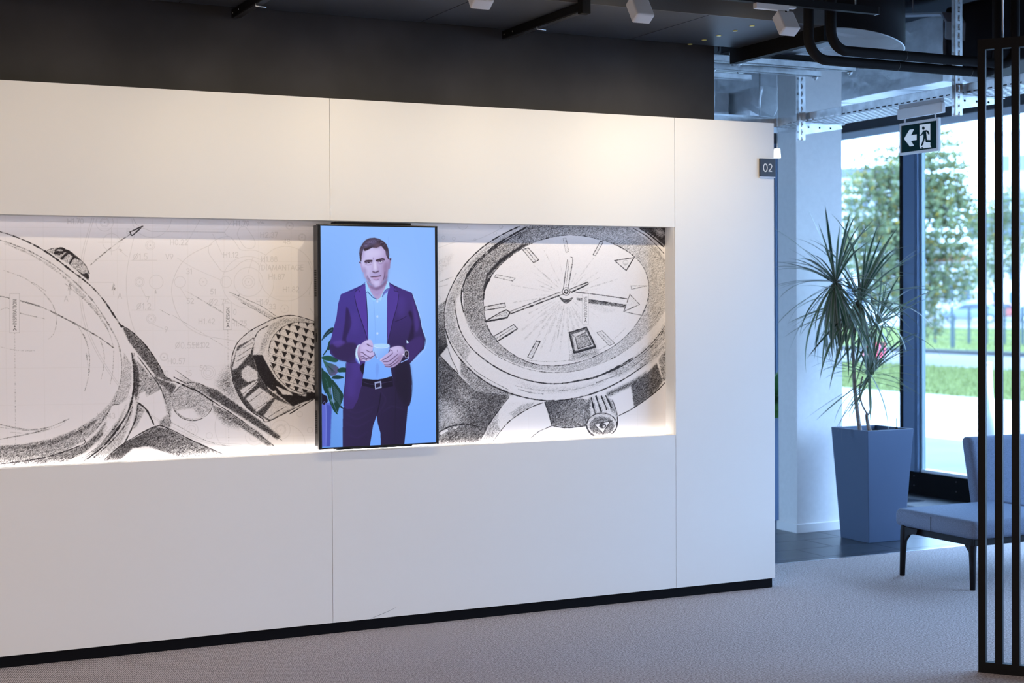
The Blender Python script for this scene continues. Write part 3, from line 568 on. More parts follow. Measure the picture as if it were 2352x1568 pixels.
# rays, hands, markers
for k in range(34):
    a = R(20 + k * 10 + rng.uniform(-3, 3)); r0, r1 = rng.uniform(60, 120), rng.uniform(180, 430)
    Ln([(947 + r0 * math.cos(a), 520 + .8 * r0 * math.sin(a)), (947 + r1 * math.cos(a), 520 + .8 * r1 * math.sin(a))], 2.2, rng.uniform(.06, .2), .9)
for k in range(10):
    a = R(60 + k * 9); Ln([(947 + 80 * math.cos(a), 540 + 70 * math.sin(a)), (947 + 420 * math.cos(a), 540 + 380 * math.sin(a))], 5, .1, .8)
def quad(p, wd=1.6, dark=.75, fillv=None):
    if fillv is not None: F(p, fillv, .6, False, 'set')
    Ln(p + p[:1], wd, dark, .3, False, False)
quad([(925, 140), (945, 135), (965, 230), (945, 235)], 1.2, .5, .1); quad([(1180, 158), (1198, 165), (1145, 258), (1130, 250)], 1.6, .7, .08); quad([(1275, 290), (1408, 270), (1355, 358)], 1.8, .8, .04)
sk.ring(1350, 303, 17, 16, 1.2, .5); F([(1335, 310), (1365, 300), (1350, 330)], .3, 2); Ln([(1408, 270), (1355, 358)], 3, .9, .3)
quad([(1387, 462), (1392, 484), (1498, 462)], 1.2, .6); quad([(1155, 780), (1190, 765), (1275, 850), (1240, 868)], 1.4, .65, .1); Ln([(1172, 772), (1258, 860)], 1.2, .5)
quad([(745, 835), (770, 840), (715, 955), (685, 945)], 1.8, .8, .12); Ln([(757, 838), (700, 948)], 1, .4); quad([(455, 805), (590, 725), (615, 750), (480, 838)], 1.8, .8, .08); Ln([(468, 822), (602, 738)], 1.4, .6); Ln([(480, 838), (615, 755)], 3.4, .85)
quad([(390, 605), (530, 578), (535, 605), (395, 628)], 1.8, .8, .1); quad([(460, 402), (470, 385), (600, 410), (585, 430)], 1.2, .55, .06); quad([(650, 215), (690, 205), (760, 285), (725, 305)], 1.8, .75, .06); Ln([(672, 210), (742, 296)], 1.4, .7); Ln([(725, 305), (760, 285)], 3, .85)
quad([(970, 900), (988, 900), (988, 968), (970, 968)], 1, .4); Ln([(1335, 636), (1455, 660), (1465, 645)], 1.6, .65); quad([(1440, 235), (1535, 215), (1470, 165)], 1.2, .5)
F([(975, 920), (1150, 880), (1180, 920), (1050, 960), (980, 965)], .45, 5)
F([(968, 780), (1085, 743), (1147, 876), (1000, 917)], .8, .8, False, 'set'); F([(985, 792), (1080, 760), (1132, 868), (1008, 904)], .15, .8, False, 'set'); F([(1008, 812), (1078, 778), (1118, 860), (1028, 890)], .5, 1, False, 'set')
quad([(968, 780), (1085, 743), (1147, 876), (1000, 917)], 3, .98); quad([(1008, 812), (1078, 778), (1118, 860), (1028, 890)], 1.6, .9); Ln([(1000, 917), (1147, 876)], 5, .98, .2); Ln([(968, 780), (1000, 917)], 4, .98, .2); Ln([(985, 792), (1008, 812)], 1.5, .8); Ln([(1080, 758), (1078, 778)], 1.5, .8)
F([(985, 508), (1375, 556), (1362, 600), (1100, 560), (1010, 540)], .04, .6, False, 'set'); F([(1020, 542), (1100, 552), (1362, 590), (1360, 612), (1100, 580), (1020, 556)], .72, 1.2); Ln([(960, 498), (1150, 520), (1375, 552)], 2, .8); Ln([(1040, 548), (1350, 592)], 2.6, .85)
quad([(1380, 520), (1446, 588), (1338, 636)], 1.6, .7, .06); Ln([(1370, 540), (1345, 620)], 1.2, .5); F([(1060, 570), (1330, 630), (1200, 640)], .14, 6)
Ln([(928, 485), (940, 390), (955, 285)], 1.8, .7); Ln([(960, 485), (975, 390), (992, 285), (976, 265)], 1.8, .7); Ln([(944, 480), (968, 290)], 1.1, .5)
F([(975, 486), (1095, 438), (1100, 450), (985, 505)], .1, .6, False, 'set'); Ln([(975, 484), (1092, 437), (1098, 450), (985, 504)], 2, .85, .3, True, False); Ln([(985, 504), (1098, 450)], 3, .92)
F([(918, 500), (565, 636), (572, 650), (925, 518)], .08, .6, False, 'set'); Ln([(915, 500), (565, 636)], 1.6, .75); Ln([(925, 518), (570, 652)], 2.6, .92)
F([(565, 640), (540, 625), (500, 642), (395, 704), (540, 680), (562, 660)], .12, .6, False, 'set'); Ln([(565, 640), (540, 625), (500, 642), (395, 704), (548, 676), (565, 645)], 2.4, .92, .3, False, False); Ln([(395, 706), (545, 680)], 3, .95); quad([(470, 668), (540, 640), (548, 660)], 1.2, .6)
for r_, dk, wd in ((26, .8, 1.8), (12, .9, 3)):
    F([(947 + r_ * math.cos(R(a)), 500 + r_ * math.sin(R(a))) for a in range(0, 360, 20)], .05, .6, False, 'set'); sk.ring(947, 500, r_, r_, wd, dk, .2)
for k in range(3): Ln([(898 + 6 * k, 535 + 8 * k), (945, 558 + 10 * k), (995 - 6 * k, 540 + 8 * k)], 2.2, .85, .3)
# small crown with its triangle
F([(1062, 1262), (1120, 1215), (1215, 1203), (1262, 1240), (1292, 1330), (1288, 1420), (1240, 1476), (1190, 1487), (1130, 1477), (1088, 1430)], .12, .8, False, 'set')
F([(1062, 1262), (1120, 1218), (1110, 1300), (1120, 1400), (1090, 1430)], .75, 3); F([(1230, 1225), (1262, 1240), (1292, 1330), (1285, 1350), (1250, 1310)], .5, 3)
for p in (((1118, 1222), (1130, 1275), (1145, 1330)), ((1150, 1212), (1168, 1265), (1185, 1315)), ((1185, 1208), (1205, 1255), (1222, 1300)), ((1215, 1206), (1235, 1245), (1255, 1290))): Ln(p, 5, .88, .3); Ln([(a + 12, b + 2) for a, b in p], 1.5, .5)
el = [(1190 + 102 * math.cos(R(a)), 1405 + 80 * math.sin(R(a))) for a in range(0, 360, 15)]
F(el, .2, .8, True, 'set'); F([(1190 + 84 * math.cos(R(a)), 1412 + 64 * math.sin(R(a))) for a in range(0, 360, 15)], .72, 1, True, 'set'); quad([(1135, 1402), (1248, 1378), (1196, 1462)], 2, .9, .06)
F([(1195 + 24 * math.cos(R(a)), 1411 + 19 * math.sin(R(a))) for a in range(0, 360, 20)], .9, .8, True, 'set'); F([(1192, 1415), (1212, 1405), (1205, 1425)], .3, 1, False, 'set')
Ln(el + el[:1], 2, .85, .3, False); Ln([(1062, 1262), (1075, 1350), (1090, 1432), (1130, 1477), (1190, 1487), (1242, 1475), (1290, 1420), (1292, 1330), (1262, 1240)], 2.6, .92, .3)
caption('PROTOTYPE', 1057, 515, 1099, 722, 724, 20)

# ---- pencil grain, then the printed sheet itself
gr = gauss(rng.standard_normal(sk.ink.shape), .55); gr /= gr.std()
hat = np.zeros_like(gr); base = rng.standard_normal(sk.ink.shape)
for k in range(-4, 5): hat += np.roll(np.roll(base, k, 1), -k // 2, 0)
hat /= hat.std()
ink = np.clip(sk.ink * 1.06, 0, 1)
ink = np.clip(ink + (.21 * gr + .12 * hat) * np.clip(4 * ink * (1.02 - ink), 0, 1), 0, 1)
ink = np.maximum(ink, np.clip(sk.clean, 0, 1) * .9)
paper = np.array([.90, .875, .885]); black = np.array([.018, .014, .017])
rgb = paper[None, None] * (1 - ink[..., None]) + black[None, None] * ink[..., None]

def make_image(name, rgb, linear=True):
    h, wd = rgb.shape[:2]
    im = bpy.data.images.new(name, wd, h, alpha=False, float_buffer=False)
    s_ = np.where(rgb <= .0031308, rgb * 12.92, 1.055 * np.clip(rgb, 1e-9, 1) ** (1 / 2.4) - .055) if linear else rgb
    px = np.ones((h, wd, 4), np.float32); px[..., :3] = np.clip(s_[::-1], 0, 1)
    im.pixels.foreach_set(px.ravel()); im.update(); im.pack()
    return im
def print_material(name, im, rough=.5, emission=0.0):
    m = bpy.data.materials.new(name); m.use_nodes = True; N = m.node_tree.nodes; L = m.node_tree.links; b = N['Principled BSDF']
    t = N.new('ShaderNodeTexImage'); t.image = im; t.extension = 'EXTEND'; u = N.new('ShaderNodeUVMap'); u.uv_map = 'print'
    L.new(u.outputs[0], t.inputs[0]); b.inputs['Roughness'].default_value = rough; b.inputs['Specular IOR Level'].default_value = .3
    if emission:
        b.inputs['Base Color'].default_value = (.01, .01, .012, 1); L.new(t.outputs[0], b.inputs['Emission Color']); b.inputs['Emission Strength'].default_value = emission
    else: L.new(t.outputs[0], b.inputs['Base Color'])
    return m
def uv_front(o, x0, x1, z0, z1):
    me = o.data; uv = me.uv_layers.new(name='print'); off = origin(o.parent) if o.parent else Vector((0, 0, 0))
    for lp in me.loops:
        p = me.vertices[lp.vertex_index].co + off
        uv.data[lp.index].uv = ((p.x - x0) / (x1 - x0), (p.z - z0) / (z1 - z0))
mu = single('mural_print', B(-.5, NX, ND, ND + .006, NB, NT_), print_material('mural_ink', make_image('mural_ink', rgb), .55), 'long pencil drawn mural of watches lining the wall niche', 'mural')
uv_front(mu, -.5, NX, NB, NT_)

# ------------------------------------------------------------------ picture shown on the portrait display
DX0, DX1, DZ0, DZ1, DY = 2.481, 3.093, .932, 2.0275, -.026
class Paint(Sketch):
    inked = False
    def __init__(s, x0, x1, z0, z1, plane, ppm):
        super().__init__(x0, x1, z0, z1, plane, ppm)
        s.c = np.zeros((s.H, s.W, 3))
    def area(s, pts, col, soft=.8, smooth=True, alpha=1.0, grad=None):
        P = s.pt(pts)
        if smooth: P = spline(P, True, 2)
        sl, m = poly_mask(P, s.H, s.W, soft)
        if sl is None: return
        m = (m * alpha)[..., None]; c = np.array(col, float) / 255
        if grad:
            a, b = s.pt(grad[:2]); yy, xx = np.mgrid[sl[0], sl[1]]
            t = np.clip(((xx - a[0]) * (b[0] - a[0]) + (yy - a[1]) * (b[1] - a[1])) / ((b - a) ** 2).sum(), 0, 1)[..., None]
            c = c * (1 - t) + np.array(grad[2], float) / 255 * t
        s.c[sl] = s.c[sl] * (1 - m) + c * m
    def brush(s, pts, wd, col, alpha=1.0, soft=.5, taper=True):
        s.ink[:] = 0; s.line(pts, wd, 1.0, 0, taper)
        m = (gauss(s.ink, soft) * alpha)[..., None]
        s.c = s.c * (1 - m) + np.array(col, float)[None, None] / 255 * m

pc = Paint(DX0, DX1, DZ0, DZ1, DY, 1000)
A_, K = pc.area, pc.brush
yy, xx = np.mgrid[0:pc.H, 0:pc.W]; u, v = (xx / pc.W)[..., None], (yy / pc.H)[..., None]
pc.c = np.array([138, 184, 255]) / 255 * (1 - v) + np.array([112, 166, 255]) / 255 * v + (np.exp(-((u - .62) / .4) ** 2 - ((v - .42) / .3) ** 2)) * np.array([22, 14, 0]) / 255
pc.c = np.clip(pc.c - np.array([14, 16, 26]) / 255 * np.exp(-(u / .3) ** 2) * v, 0, 1)
TC = lambda x, y: (700 + x / 2.8, 490 + y / 2.8)
FA = lambda x, y: (800 + x / 9.8, 530 + y / 9.8)
HA = lambda x, y: (800 + x / 13.07, 760 + y / 13.07)
PA = lambda x, y: (730 + x / 5.225, 730 + y / 5.226)
# potted plant beside the man
pc.tr = PA
A_([(40, 1035), (160, 1010), (165, 1110), (150, 1330), (135, 1540), (40, 1545)], (92, 104, 205), 1, False); A_([(40, 900), (110, 940), (120, 1000), (80, 1040), (40, 1030)], (22, 14, 34), 1, False); A_([(100, 1030), (165, 1060), (150, 1540), (100, 1540)], (70, 82, 178), 2, False); K([(45, 1040), (95, 1040), (98, 1530)], 2, (140, 155, 240), .8)
A_([(45, 270), (75, 200), (130, 135), (185, 115), (190, 165), (140, 190), (80, 240)], (24, 52, 62), 1); K([(60, 250), (110, 190), (175, 135)], 2, (90, 120, 160), .7); K([(65, 445), (110, 380), (140, 300), (160, 270)], 5, (28, 60, 62)); A_([(120, 380), (125, 300), (160, 260), (160, 330), (140, 380)], (28, 62, 62), 1)
A_([(45, 470), (120, 450), (190, 470), (245, 505), (210, 530), (130, 515), (70, 500)], (30, 78, 66), 1); A_([(60, 500), (110, 530), (200, 560), (250, 600), (240, 650), (190, 690), (140, 680), (100, 600)], (52, 96, 92), 1, True, 1, ((90, 560), (220, 640), (88, 84, 128)))
for q in (.0, .25, .5, .75, 1): K([(110 + 20 * q, 560 + 30 * q), (150 + 25 * q, 600 + 18 * q), (170 + 40 * q, 660 - 10 * q)], 2, (40, 60, 70), .6)
A_([(235, 620), (280, 595), (335, 600), (340, 645), (290, 650), (250, 650)], (28, 66, 60), 1); A_([(165, 720), (200, 690), (260, 690), (315, 712), (260, 730), (200, 730)], (26, 58, 58), 1)
A_([(45, 600), (75, 640), (80, 720), (110, 880), (90, 900), (60, 820), (45, 720)], (24, 56, 54), 1.5)
A_([(70, 640), (130, 680), (170, 760), (160, 860), (170, 960), (200, 1060), (240, 1155), (190, 1110), (140, 1000), (95, 860), (60, 740)], (22, 62, 52), 1); A_([(165, 740), (220, 790), (270, 860), (305, 920), (295, 990), (255, 1080), (238, 1130), (200, 1050), (180, 920)], (26, 60, 56), 1)
for q in range(7): K([(180 + 3 * q, 800 + 25 * q), (220 + 4 * q, 850 + 26 * q), (265 + 3 * q, 920 + 26 * q)], 2, (110, 140, 170), .45)
for q in range(5): K([(90 + 12 * q, 720 + 60 * q), (110 + 12 * q, 760 + 60 * q), (130 + 12 * q, 820 + 60 * q)], 2, (80, 130, 140), .5)
A_([(155, 990), (180, 960), (210, 1000), (190, 1020)], (120, 150, 190), 1.5, True, .6); A_([(130, 840), (160, 840), (165, 900), (150, 920)], (130, 150, 205), 1.5, True, .6)
A_([(275, 1050), (310, 1085), (330, 1110), (300, 1090), (270, 1070)], (18, 34, 40), 1)
# jacket, trousers
pc.tr = TC
SUIT, SUITD, TRO = (68, 54, 142), (46, 34, 84), (48, 36, 80)
A_([(246, 1250), (330, 1180), (380, 1075), (570, 1055), (620, 1180), (662, 1240), (655, 1330), (640, 1480), (490, 1500), (487, 1410), (470, 1350), (463, 1298), (440, 1360), (418, 1495), (244, 1505), (244, 1380)], TRO, 1, False, 1, ((260, 1200), (640, 1300), (36, 27, 58)))
for p in (((270, 1290), (340, 1320), (430, 1270)), ((260, 1340), (330, 1370), (420, 1330)), ((262, 1250), (330, 1280), (450, 1240)), ((480, 1140), (520, 1200), (470, 1290)), ((500, 1280), (560, 1240), (640, 1260)), ((280, 1420), (340, 1440), (410, 1400))): K(p, 5, (66, 50, 106), .25, 3)
K([(490, 1150), (480, 1220), (465, 1290)], 4, (24, 18, 40), .8, 1); K([(585, 1130), (582, 1300), (580, 1470)], 3, (26, 20, 42), .5, 1.5)
A_([(392, 440), (545, 440), (560, 520), (532, 700), (530, 860), (560, 1040), (470, 1068), (368, 1058), (400, 900)], (150, 196, 255), 1, False, 1, ((450, 500), (450, 1060), (118, 168, 255)))
A_([(366, 1060), (470, 1072), (562, 1045), (568, 1110), (470, 1130), (366, 1105)], (26, 20, 42), 1, False); K([(372, 1082), (440, 1098), (560, 1078)], 2, (70, 60, 110), .7)
A_([(448, 1085), (492, 1075), (495, 1122), (452, 1130)], (150, 160, 205), .8, False); A_([(456, 1094), (484, 1088), (486, 1112), (458, 1120)], (36, 30, 56), .8, False)
A_([(390, 450), (300, 490), (232, 520), (215, 580), (205, 660), (185, 740), (160, 840), (165, 900), (205, 935), (268, 950), (262, 1050), (250, 1160), (248, 1235), (270, 1258), (310, 1255), (340, 1200), (365, 1110), (385, 980), (408, 820), (402, 640), (393, 500)], SUIT, 1, False, 1, ((250, 560), (330, 1240), (62, 44, 112)))
A_([(545, 445), (600, 475), (688, 510), (705, 560), (735, 655), (750, 730), (775, 810), (765, 870), (710, 925), (675, 965), (688, 1080), (686, 1180), (672, 1235), (645, 1243), (610, 1200), (585, 1120), (560, 1040), (530, 850), (528, 700), (530, 540)], (66, 48, 122), 1, False, 1, ((560, 560), (660, 1100), (36, 27, 56)))
A_([(270, 600), (300, 700), (268, 800), (272, 830), (240, 830), (258, 700)], (46, 32, 84), 3); A_([(160, 850), (230, 835), (330, 840), (330, 950), (250, 948), (190, 920)], (50, 36, 84), 4); A_([(180, 830), (230, 815), (262, 830), (210, 860)], (88, 66, 158), 4, True, .7)
A_([(665, 640), (690, 700), (668, 790), (655, 830), (700, 800), (690, 640)], (40, 28, 66), 4); A_([(650, 850), (740, 790), (765, 840), (720, 910), (670, 950)], (62, 44, 108), 4); A_([(690, 560), (720, 640), (735, 720), (715, 760), (700, 640)], (78, 58, 140), 4, True, .7)
A_([(390, 455), (330, 500), (320, 540), (345, 620), (390, 760), (405, 820), (402, 640), (393, 500)], (82, 60, 158), 1, False); A_([(545, 450), (580, 480), (605, 520), (595, 580), (565, 700), (535, 830), (530, 700), (530, 530)], (78, 58, 148), 1, False)
K([(320, 530), (340, 620), (388, 760), (405, 820)], 3, (34, 24, 66), .8); K([(605, 520), (595, 590), (565, 700), (535, 830)], 3, (34, 24, 66), .8); K([(325, 500), (345, 490), (352, 505)], 2.5, (30, 22, 60), .8); K([(580, 470), (575, 495), (600, 500)], 2.5, (30, 22, 60), .7)
K([(580, 695), (620, 680), (655, 660)], 3, (36, 26, 70), .8); K([(393, 500), (402, 640), (407, 810)], 3, (28, 24, 66), .8); K([(270, 950), (300, 960), (340, 955)], 2, (30, 22, 50), .7)
A_([(355, 985), (380, 965), (376, 1030), (362, 1015)], (20, 14, 34), 1); K([(265, 960), (262, 1060), (250, 1180)], 2.5, (26, 20, 44), .7)
for s_ in ((320, 700), (330, 1000), (300, 1120), (620, 600)): A_([(s_[0] - 25, s_[1] - 60), (s_[0] + 25, s_[1] - 50), (s_[0] + 20, s_[1] + 60), (s_[0] - 25, s_[1] + 50)], (84, 64, 160), 12, True, .35)
A_([(590, 920), (665, 960), (680, 1090), (660, 1230), (620, 1190), (580, 1080)], (30, 23, 46), 8, True, .8)
K([(536, 150), (540, 300), (540, 420)], 1.5, (120, 160, 235), .5)
for y in (565, 662, 771): A_([(462, y - 6), (472, y - 6), (472, y + 6), (462, y + 6)], (186, 214, 255), .8, True)
K([(440, 520), (452, 700), (455, 830)], 2, (118, 162, 240), .6, 1); A_([(465, 960), (478, 990), (465, 1060), (455, 1000)], (110, 150, 235), 2, True, .6)
# head
pc.tr = FA
SK, SKD = (198, 190, 236), (116, 98, 142)
A_([(405, 1110), (480, 1200), (600, 1260), (760, 1200), (880, 1090), (860, 1230), (780, 1390), (740, 1560), (640, 1560), (520, 1400), (430, 1220)], (176, 158, 208), 2, False); A_([(405, 1110), (470, 1210), (600, 1280), (740, 1220), (880, 1060), (860, 1190), (760, 1290), (640, 1340), (520, 1300), (430, 1200)], (120, 98, 140), 5, False)
A_([(540, 1300), (640, 1400), (760, 1290), (700, 1420), (640, 1450), (560, 1380)], (150, 132, 190), 6, True, .7)
A_([(245, 695), (285, 690), (330, 800), (345, 925), (305, 905), (278, 800)], (176, 164, 214), 1.2); A_([(248, 700), (275, 705), (285, 730), (255, 725)], (40, 30, 60), 1); A_([(900, 650), (945, 612), (968, 630), (945, 740), (935, 840), (900, 865), (890, 760)], (150, 130, 176), 1.2); A_([(925, 625), (968, 625), (950, 665)], (40, 28, 50), 1.2)
A_([(300, 450), (290, 650), (320, 800), (345, 920), (360, 1010), (405, 1090), (470, 1160), (560, 1240), (640, 1255), (720, 1220), (800, 1130), (870, 1050), (890, 900), (905, 700), (895, 480), (820, 380), (740, 330), (500, 350), (360, 410)], SK, 1.5, True, 1, ((400, 800), (900, 900), (168, 148, 196)))
A_([(400, 460), (700, 400), (800, 520), (620, 600), (430, 560)], (214, 208, 246), 14, True, .7); A_([(800, 760), (895, 700), (885, 950), (820, 1080), (800, 950)], (136, 112, 152), 8, True, .8); A_([(330, 800), (400, 880), (400, 1000), (450, 1090), (400, 1080), (355, 980)], (132, 112, 160), 7, True, .75)
A_([(395, 1010), (440, 1070), (520, 1190), (600, 1240), (540, 1230), (460, 1150)], (86, 70, 110), 4, True, .85); A_([(700, 1210), (790, 1120), (860, 1000), (880, 1050), (800, 1150)], (110, 90, 128), 5, True, .8); A_([(560, 1130), (700, 1120), (690, 1220), (600, 1230)], (206, 200, 246), 6, True, .8)
A_([(300, 470), (350, 420), (345, 600), (310, 640)], (164, 148, 200), 6, True, .7)
# hair
A_([(262, 640), (248, 500), (262, 400), (310, 300), (390, 205), (480, 165), (590, 155), (690, 178), (780, 225), (850, 290), (900, 400), (920, 520), (918, 630), (898, 640), (850, 540), (838, 450), (790, 400), (740, 335), (640, 380), (540, 375), (440, 425), (365, 450), (345, 400), (320, 470), (300, 560), (295, 680), (278, 700)], (62, 50, 66), 1.2, False)
A_([(330, 330), (420, 230), (560, 190), (660, 220), (600, 300), (480, 320), (380, 400)], (112, 102, 146), 8, True, .8); A_([(640, 290), (700, 290), (730, 330), (650, 370), (560, 365)], (110, 84, 104), 6, True, .8); A_([(270, 420), (320, 380), (300, 520), (275, 520)], (108, 98, 142), 6, True, .8); A_([(850, 450), (885, 470), (900, 560), (870, 570)], (112, 100, 140), 5, True, .8)
for k in range(26):
    x = 320 + 20 * k + rng.uniform(-8, 8); y = 380 - 170 * math.sin(math.pi * (k + 3) / 32) + rng.uniform(-20, 60)
    K([(x, y), (x + 25, y - 14), (x + 55, y - 10)], 1.6, (46, 36, 50) if k % 2 else (140, 130, 176), .55)
A_([(358, 400), (440, 380), (520, 370), (430, 425), (370, 447)], (52, 38, 48), 2, True, .9)
# brows, eyes, nose, mouth
A_([(362, 690), (390, 660), (460, 652), (545, 655), (545, 690), (470, 685), (400, 700), (375, 720)], (58, 42, 56), 1.5, False); A_([(615, 655), (690, 630), (770, 612), (815, 625), (822, 665), (760, 650), (690, 668), (630, 690)], (54, 38, 52), 1.5, False)
A_([(380, 720), (430, 690), (500, 685), (540, 700), (500, 715), (420, 735)], (78, 60, 88), 2, True, .95); A_([(640, 690), (700, 660), (760, 660), (800, 680), (760, 700), (700, 700)], (84, 64, 90), 2, True, .95)
A_([(425, 715), (500, 705), (490, 728), (430, 738)], (198, 192, 226), 1); A_([(690, 690), (765, 680), (755, 706), (705, 712)], (202, 196, 230), 1); A_([(440, 705), (475, 700), (478, 718), (450, 722)], (24, 16, 28), 1); A_([(700, 670), (738, 668), (740, 692), (712, 696)], (24, 16, 28), 1)
K([(375, 745), (440, 770), (520, 750)], 3, (150, 130, 176), .7, 1.5); K([(670, 730), (730, 742), (790, 720)], 3, (150, 130, 176), .7, 1.5)
A_([(545, 690), (560, 800), (530, 900), (545, 880), (575, 780)], (150, 130, 172), 4, True, .9); A_([(635, 700), (660, 800), (690, 880), (650, 830)], (150, 128, 168), 4, True, .8); A_([(570, 700), (620, 700), (640, 860), (580, 870)], (222, 216, 250), 5, True, .8)
A_([(535, 905), (575, 912), (610, 930), (650, 905), (692, 890), (690, 915), (640, 940), (600, 952), (550, 930)], (62, 42, 62), 2, False, .95); A_([(480, 970), (600, 960), (740, 960), (730, 1000), (620, 1010), (490, 1020)], (160, 150, 206), 8, True, .7)
A_([(490, 1035), (560, 1022), (640, 1020), (735, 1000), (735, 1018), (650, 1040), (560, 1045)], (66, 40, 60), 1.5, True, .95); A_([(545, 1050), (640, 1042), (715, 1030), (690, 1080), (620, 1095), (570, 1085)], (186, 156, 204), 2, True, .95); A_([(560, 1090), (630, 1100), (690, 1080), (680, 1100), (620, 1112)], (110, 88, 132), 2, True, .85)
K([(430, 1010), (455, 1070), (500, 1130)], 3, (104, 84, 122), .7, 1.5); K([(825, 920), (815, 1020), (780, 1110)], 4, (96, 76, 110), .8, 1.5); K([(560, 600), (570, 650)], 3, (140, 120, 160), .7, 1.5)
# collar
A_([(382, 1165), (405, 1140), (430, 1210), (500, 1370), (560, 1500), (640, 1530), (600, 1568), (560, 1568), (470, 1450), (430, 1380), (395, 1420)], (150, 205, 255), 1, False); A_([(880, 1130), (915, 1160), (935, 1290), (860, 1310), (800, 1390), (760, 1500), (740, 1568), (640, 1560), (720, 1500), (770, 1400), (830, 1280)], (160, 210, 255), 1, False)
K([(390, 1410), (430, 1370), (480, 1420), (560, 1500), (630, 1525)], 3, (40, 50, 120), .8, .8); K([(935, 1295), (860, 1315), (800, 1390), (765, 1480)], 3.5, (60, 62, 130), .8, .8); A_([(850, 1330), (930, 1300), (880, 1370), (800, 1440), (770, 1500), (800, 1390)], (96, 98, 190), 2, True, .9)
K([(0, 1382), (200, 1290), (380, 1165)], 2, (20, 30, 90), .7); K([(915, 1160), (1000, 1220), (1176, 1290)], 2, (20, 30, 70), .7)
# hands, cup, watch
pc.tr = HA
A_([(270, 430), (330, 395), (370, 395), (330, 470), (275, 640), (300, 780), (350, 940), (345, 990), (300, 960), (230, 850), (210, 700), (225, 540)], (196, 226, 255), 1.2, False); A_([(225, 800), (300, 900), (330, 985), (260, 940), (215, 860)], (90, 110, 220), 2, True, .8); A_([(1570, 930), (1780, 830), (1810, 760), (1830, 790), (1790, 860), (1580, 955)], (150, 180, 250), 1.2, False); A_([(1745, 270), (1770, 280), (1815, 345), (1790, 368), (1748, 362)], (190, 220, 255), 1, False)
HND, HS, HD = (190, 176, 226), (138, 116, 166), (70, 50, 84)
A_([(300, 480), (370, 400), (480, 310), (590, 262), (690, 272), (725, 340), (750, 430), (740, 520), (735, 600), (790, 715), (760, 770), (690, 840), (600, 890), (480, 905), (380, 880), (330, 790), (280, 690), (270, 610)], HND, 1.2, True)
A_([(285, 640), (350, 600), (360, 700), (400, 850), (460, 900), (380, 880), (310, 780)], (150, 116, 150), 4, True, .8); A_([(310, 450), (350, 430), (345, 600), (290, 620)], (166, 140, 180), 4, True, .8)
for p in (((545, 385), (590, 415), (640, 440), (720, 460)), ((530, 560), (590, 600), (660, 630), (730, 600)), ((470, 690), (560, 740), (640, 790), (700, 780), (790, 720)), ((380, 640), (440, 650), (500, 710)), ((380, 770), (450, 760), (500, 800), (600, 835), (690, 820)), ((370, 850), (460, 830), (560, 870))): K(p, 3, HD, .85, 1)
A_([(560, 380), (610, 395), (600, 425)], (40, 26, 44), 2, True, .9); A_([(480, 330), (600, 280), (680, 300), (640, 350), (540, 370)], (212, 202, 246), 6, True, .7); A_([(420, 470), (560, 470), (700, 530), (600, 560), (440, 540)], (208, 196, 242), 6, True, .7); A_([(450, 600), (560, 640), (720, 690), (640, 720), (480, 660)], (204, 192, 238), 5, True, .6)
A_([(745, 440), (780, 385), (1000, 372), (1220, 390), (1250, 440), (1240, 560), (1190, 650), (1100, 760), (1010, 830), (900, 840), (850, 790), (800, 690), (765, 560)], (158, 196, 252), 1.2, False, 1, ((900, 420), (1150, 760), (128, 172, 250)))
A_([(760, 440), (800, 400), (1000, 385), (1200, 402), (1235, 440), (1150, 480), (1000, 498), (840, 485)], (172, 212, 250), 1.5, True); K([(755, 450), (850, 490), (1000, 508), (1160, 490), (1240, 450)], 2.5, (206, 228, 255), .9); K([(745, 600), (790, 640), (830, 740), (880, 830)], 4, (190, 214, 255), .8); K([(770, 620), (800, 700), (850, 800)], 4, (58, 56, 120), .6, 1.5)
A_([(950, 860), (1000, 810), (1120, 710), (1240, 610), (1250, 520), (1360, 470), (1500, 445), (1600, 470), (1680, 570), (1670, 690), (1620, 810), (1560, 920), (1480, 1000), (1360, 1080), (1240, 1100), (1140, 1080), (1080, 1010), (1000, 920), (960, 890)], HND, 1.2, True, 1, ((1200, 600), (1500, 1000), (166, 148, 196)))
for p in (((980, 890), (1100, 830), (1230, 750), (1340, 650)), ((1040, 920), (1200, 910), (1320, 830), (1480, 700)), ((1080, 1010), (1220, 1010), (1340, 940), (1500, 790)), ((1100, 1060), (1250, 1060), (1400, 980), (1520, 880)), ((1470, 560), (1480, 620)), ((1250, 560), (1330, 600))): K(p, 3, HD, .8, 1)
A_([(955, 850), (1010, 815), (1020, 870), (970, 888)], (206, 194, 236), 2); A_([(1260, 560), (1400, 490), (1560, 490), (1580, 580), (1400, 640)], (206, 196, 242), 8, True, .6); A_([(1500, 760), (1620, 720), (1560, 900), (1420, 1010), (1480, 900)], (140, 112, 148), 6, True, .7)
A_([(1590, 445), (1650, 440), (1760, 560), (1740, 600), (1690, 600), (1640, 500)], (60, 48, 78), 1.5, False); K([(1600, 450), (1660, 520), (1700, 590)], 3, (170, 165, 200), .8); A_([(1690, 600), (1740, 575), (1800, 600), (1820, 690), (1800, 780), (1730, 800), (1685, 740), (1675, 660)], (168, 166, 196), 1.2); A_([(1705, 625), (1750, 600), (1790, 630), (1800, 700), (1780, 770), (1730, 780), (1700, 720)], (30, 20, 36), 1.2); A_([(1635, 690), (1665, 700), (1660, 725), (1635, 715)], (235, 235, 255), 1)
K([(1750, 650), (1755, 690), (1740, 720)], 2, (150, 140, 180), .8)
pc.tr = TC
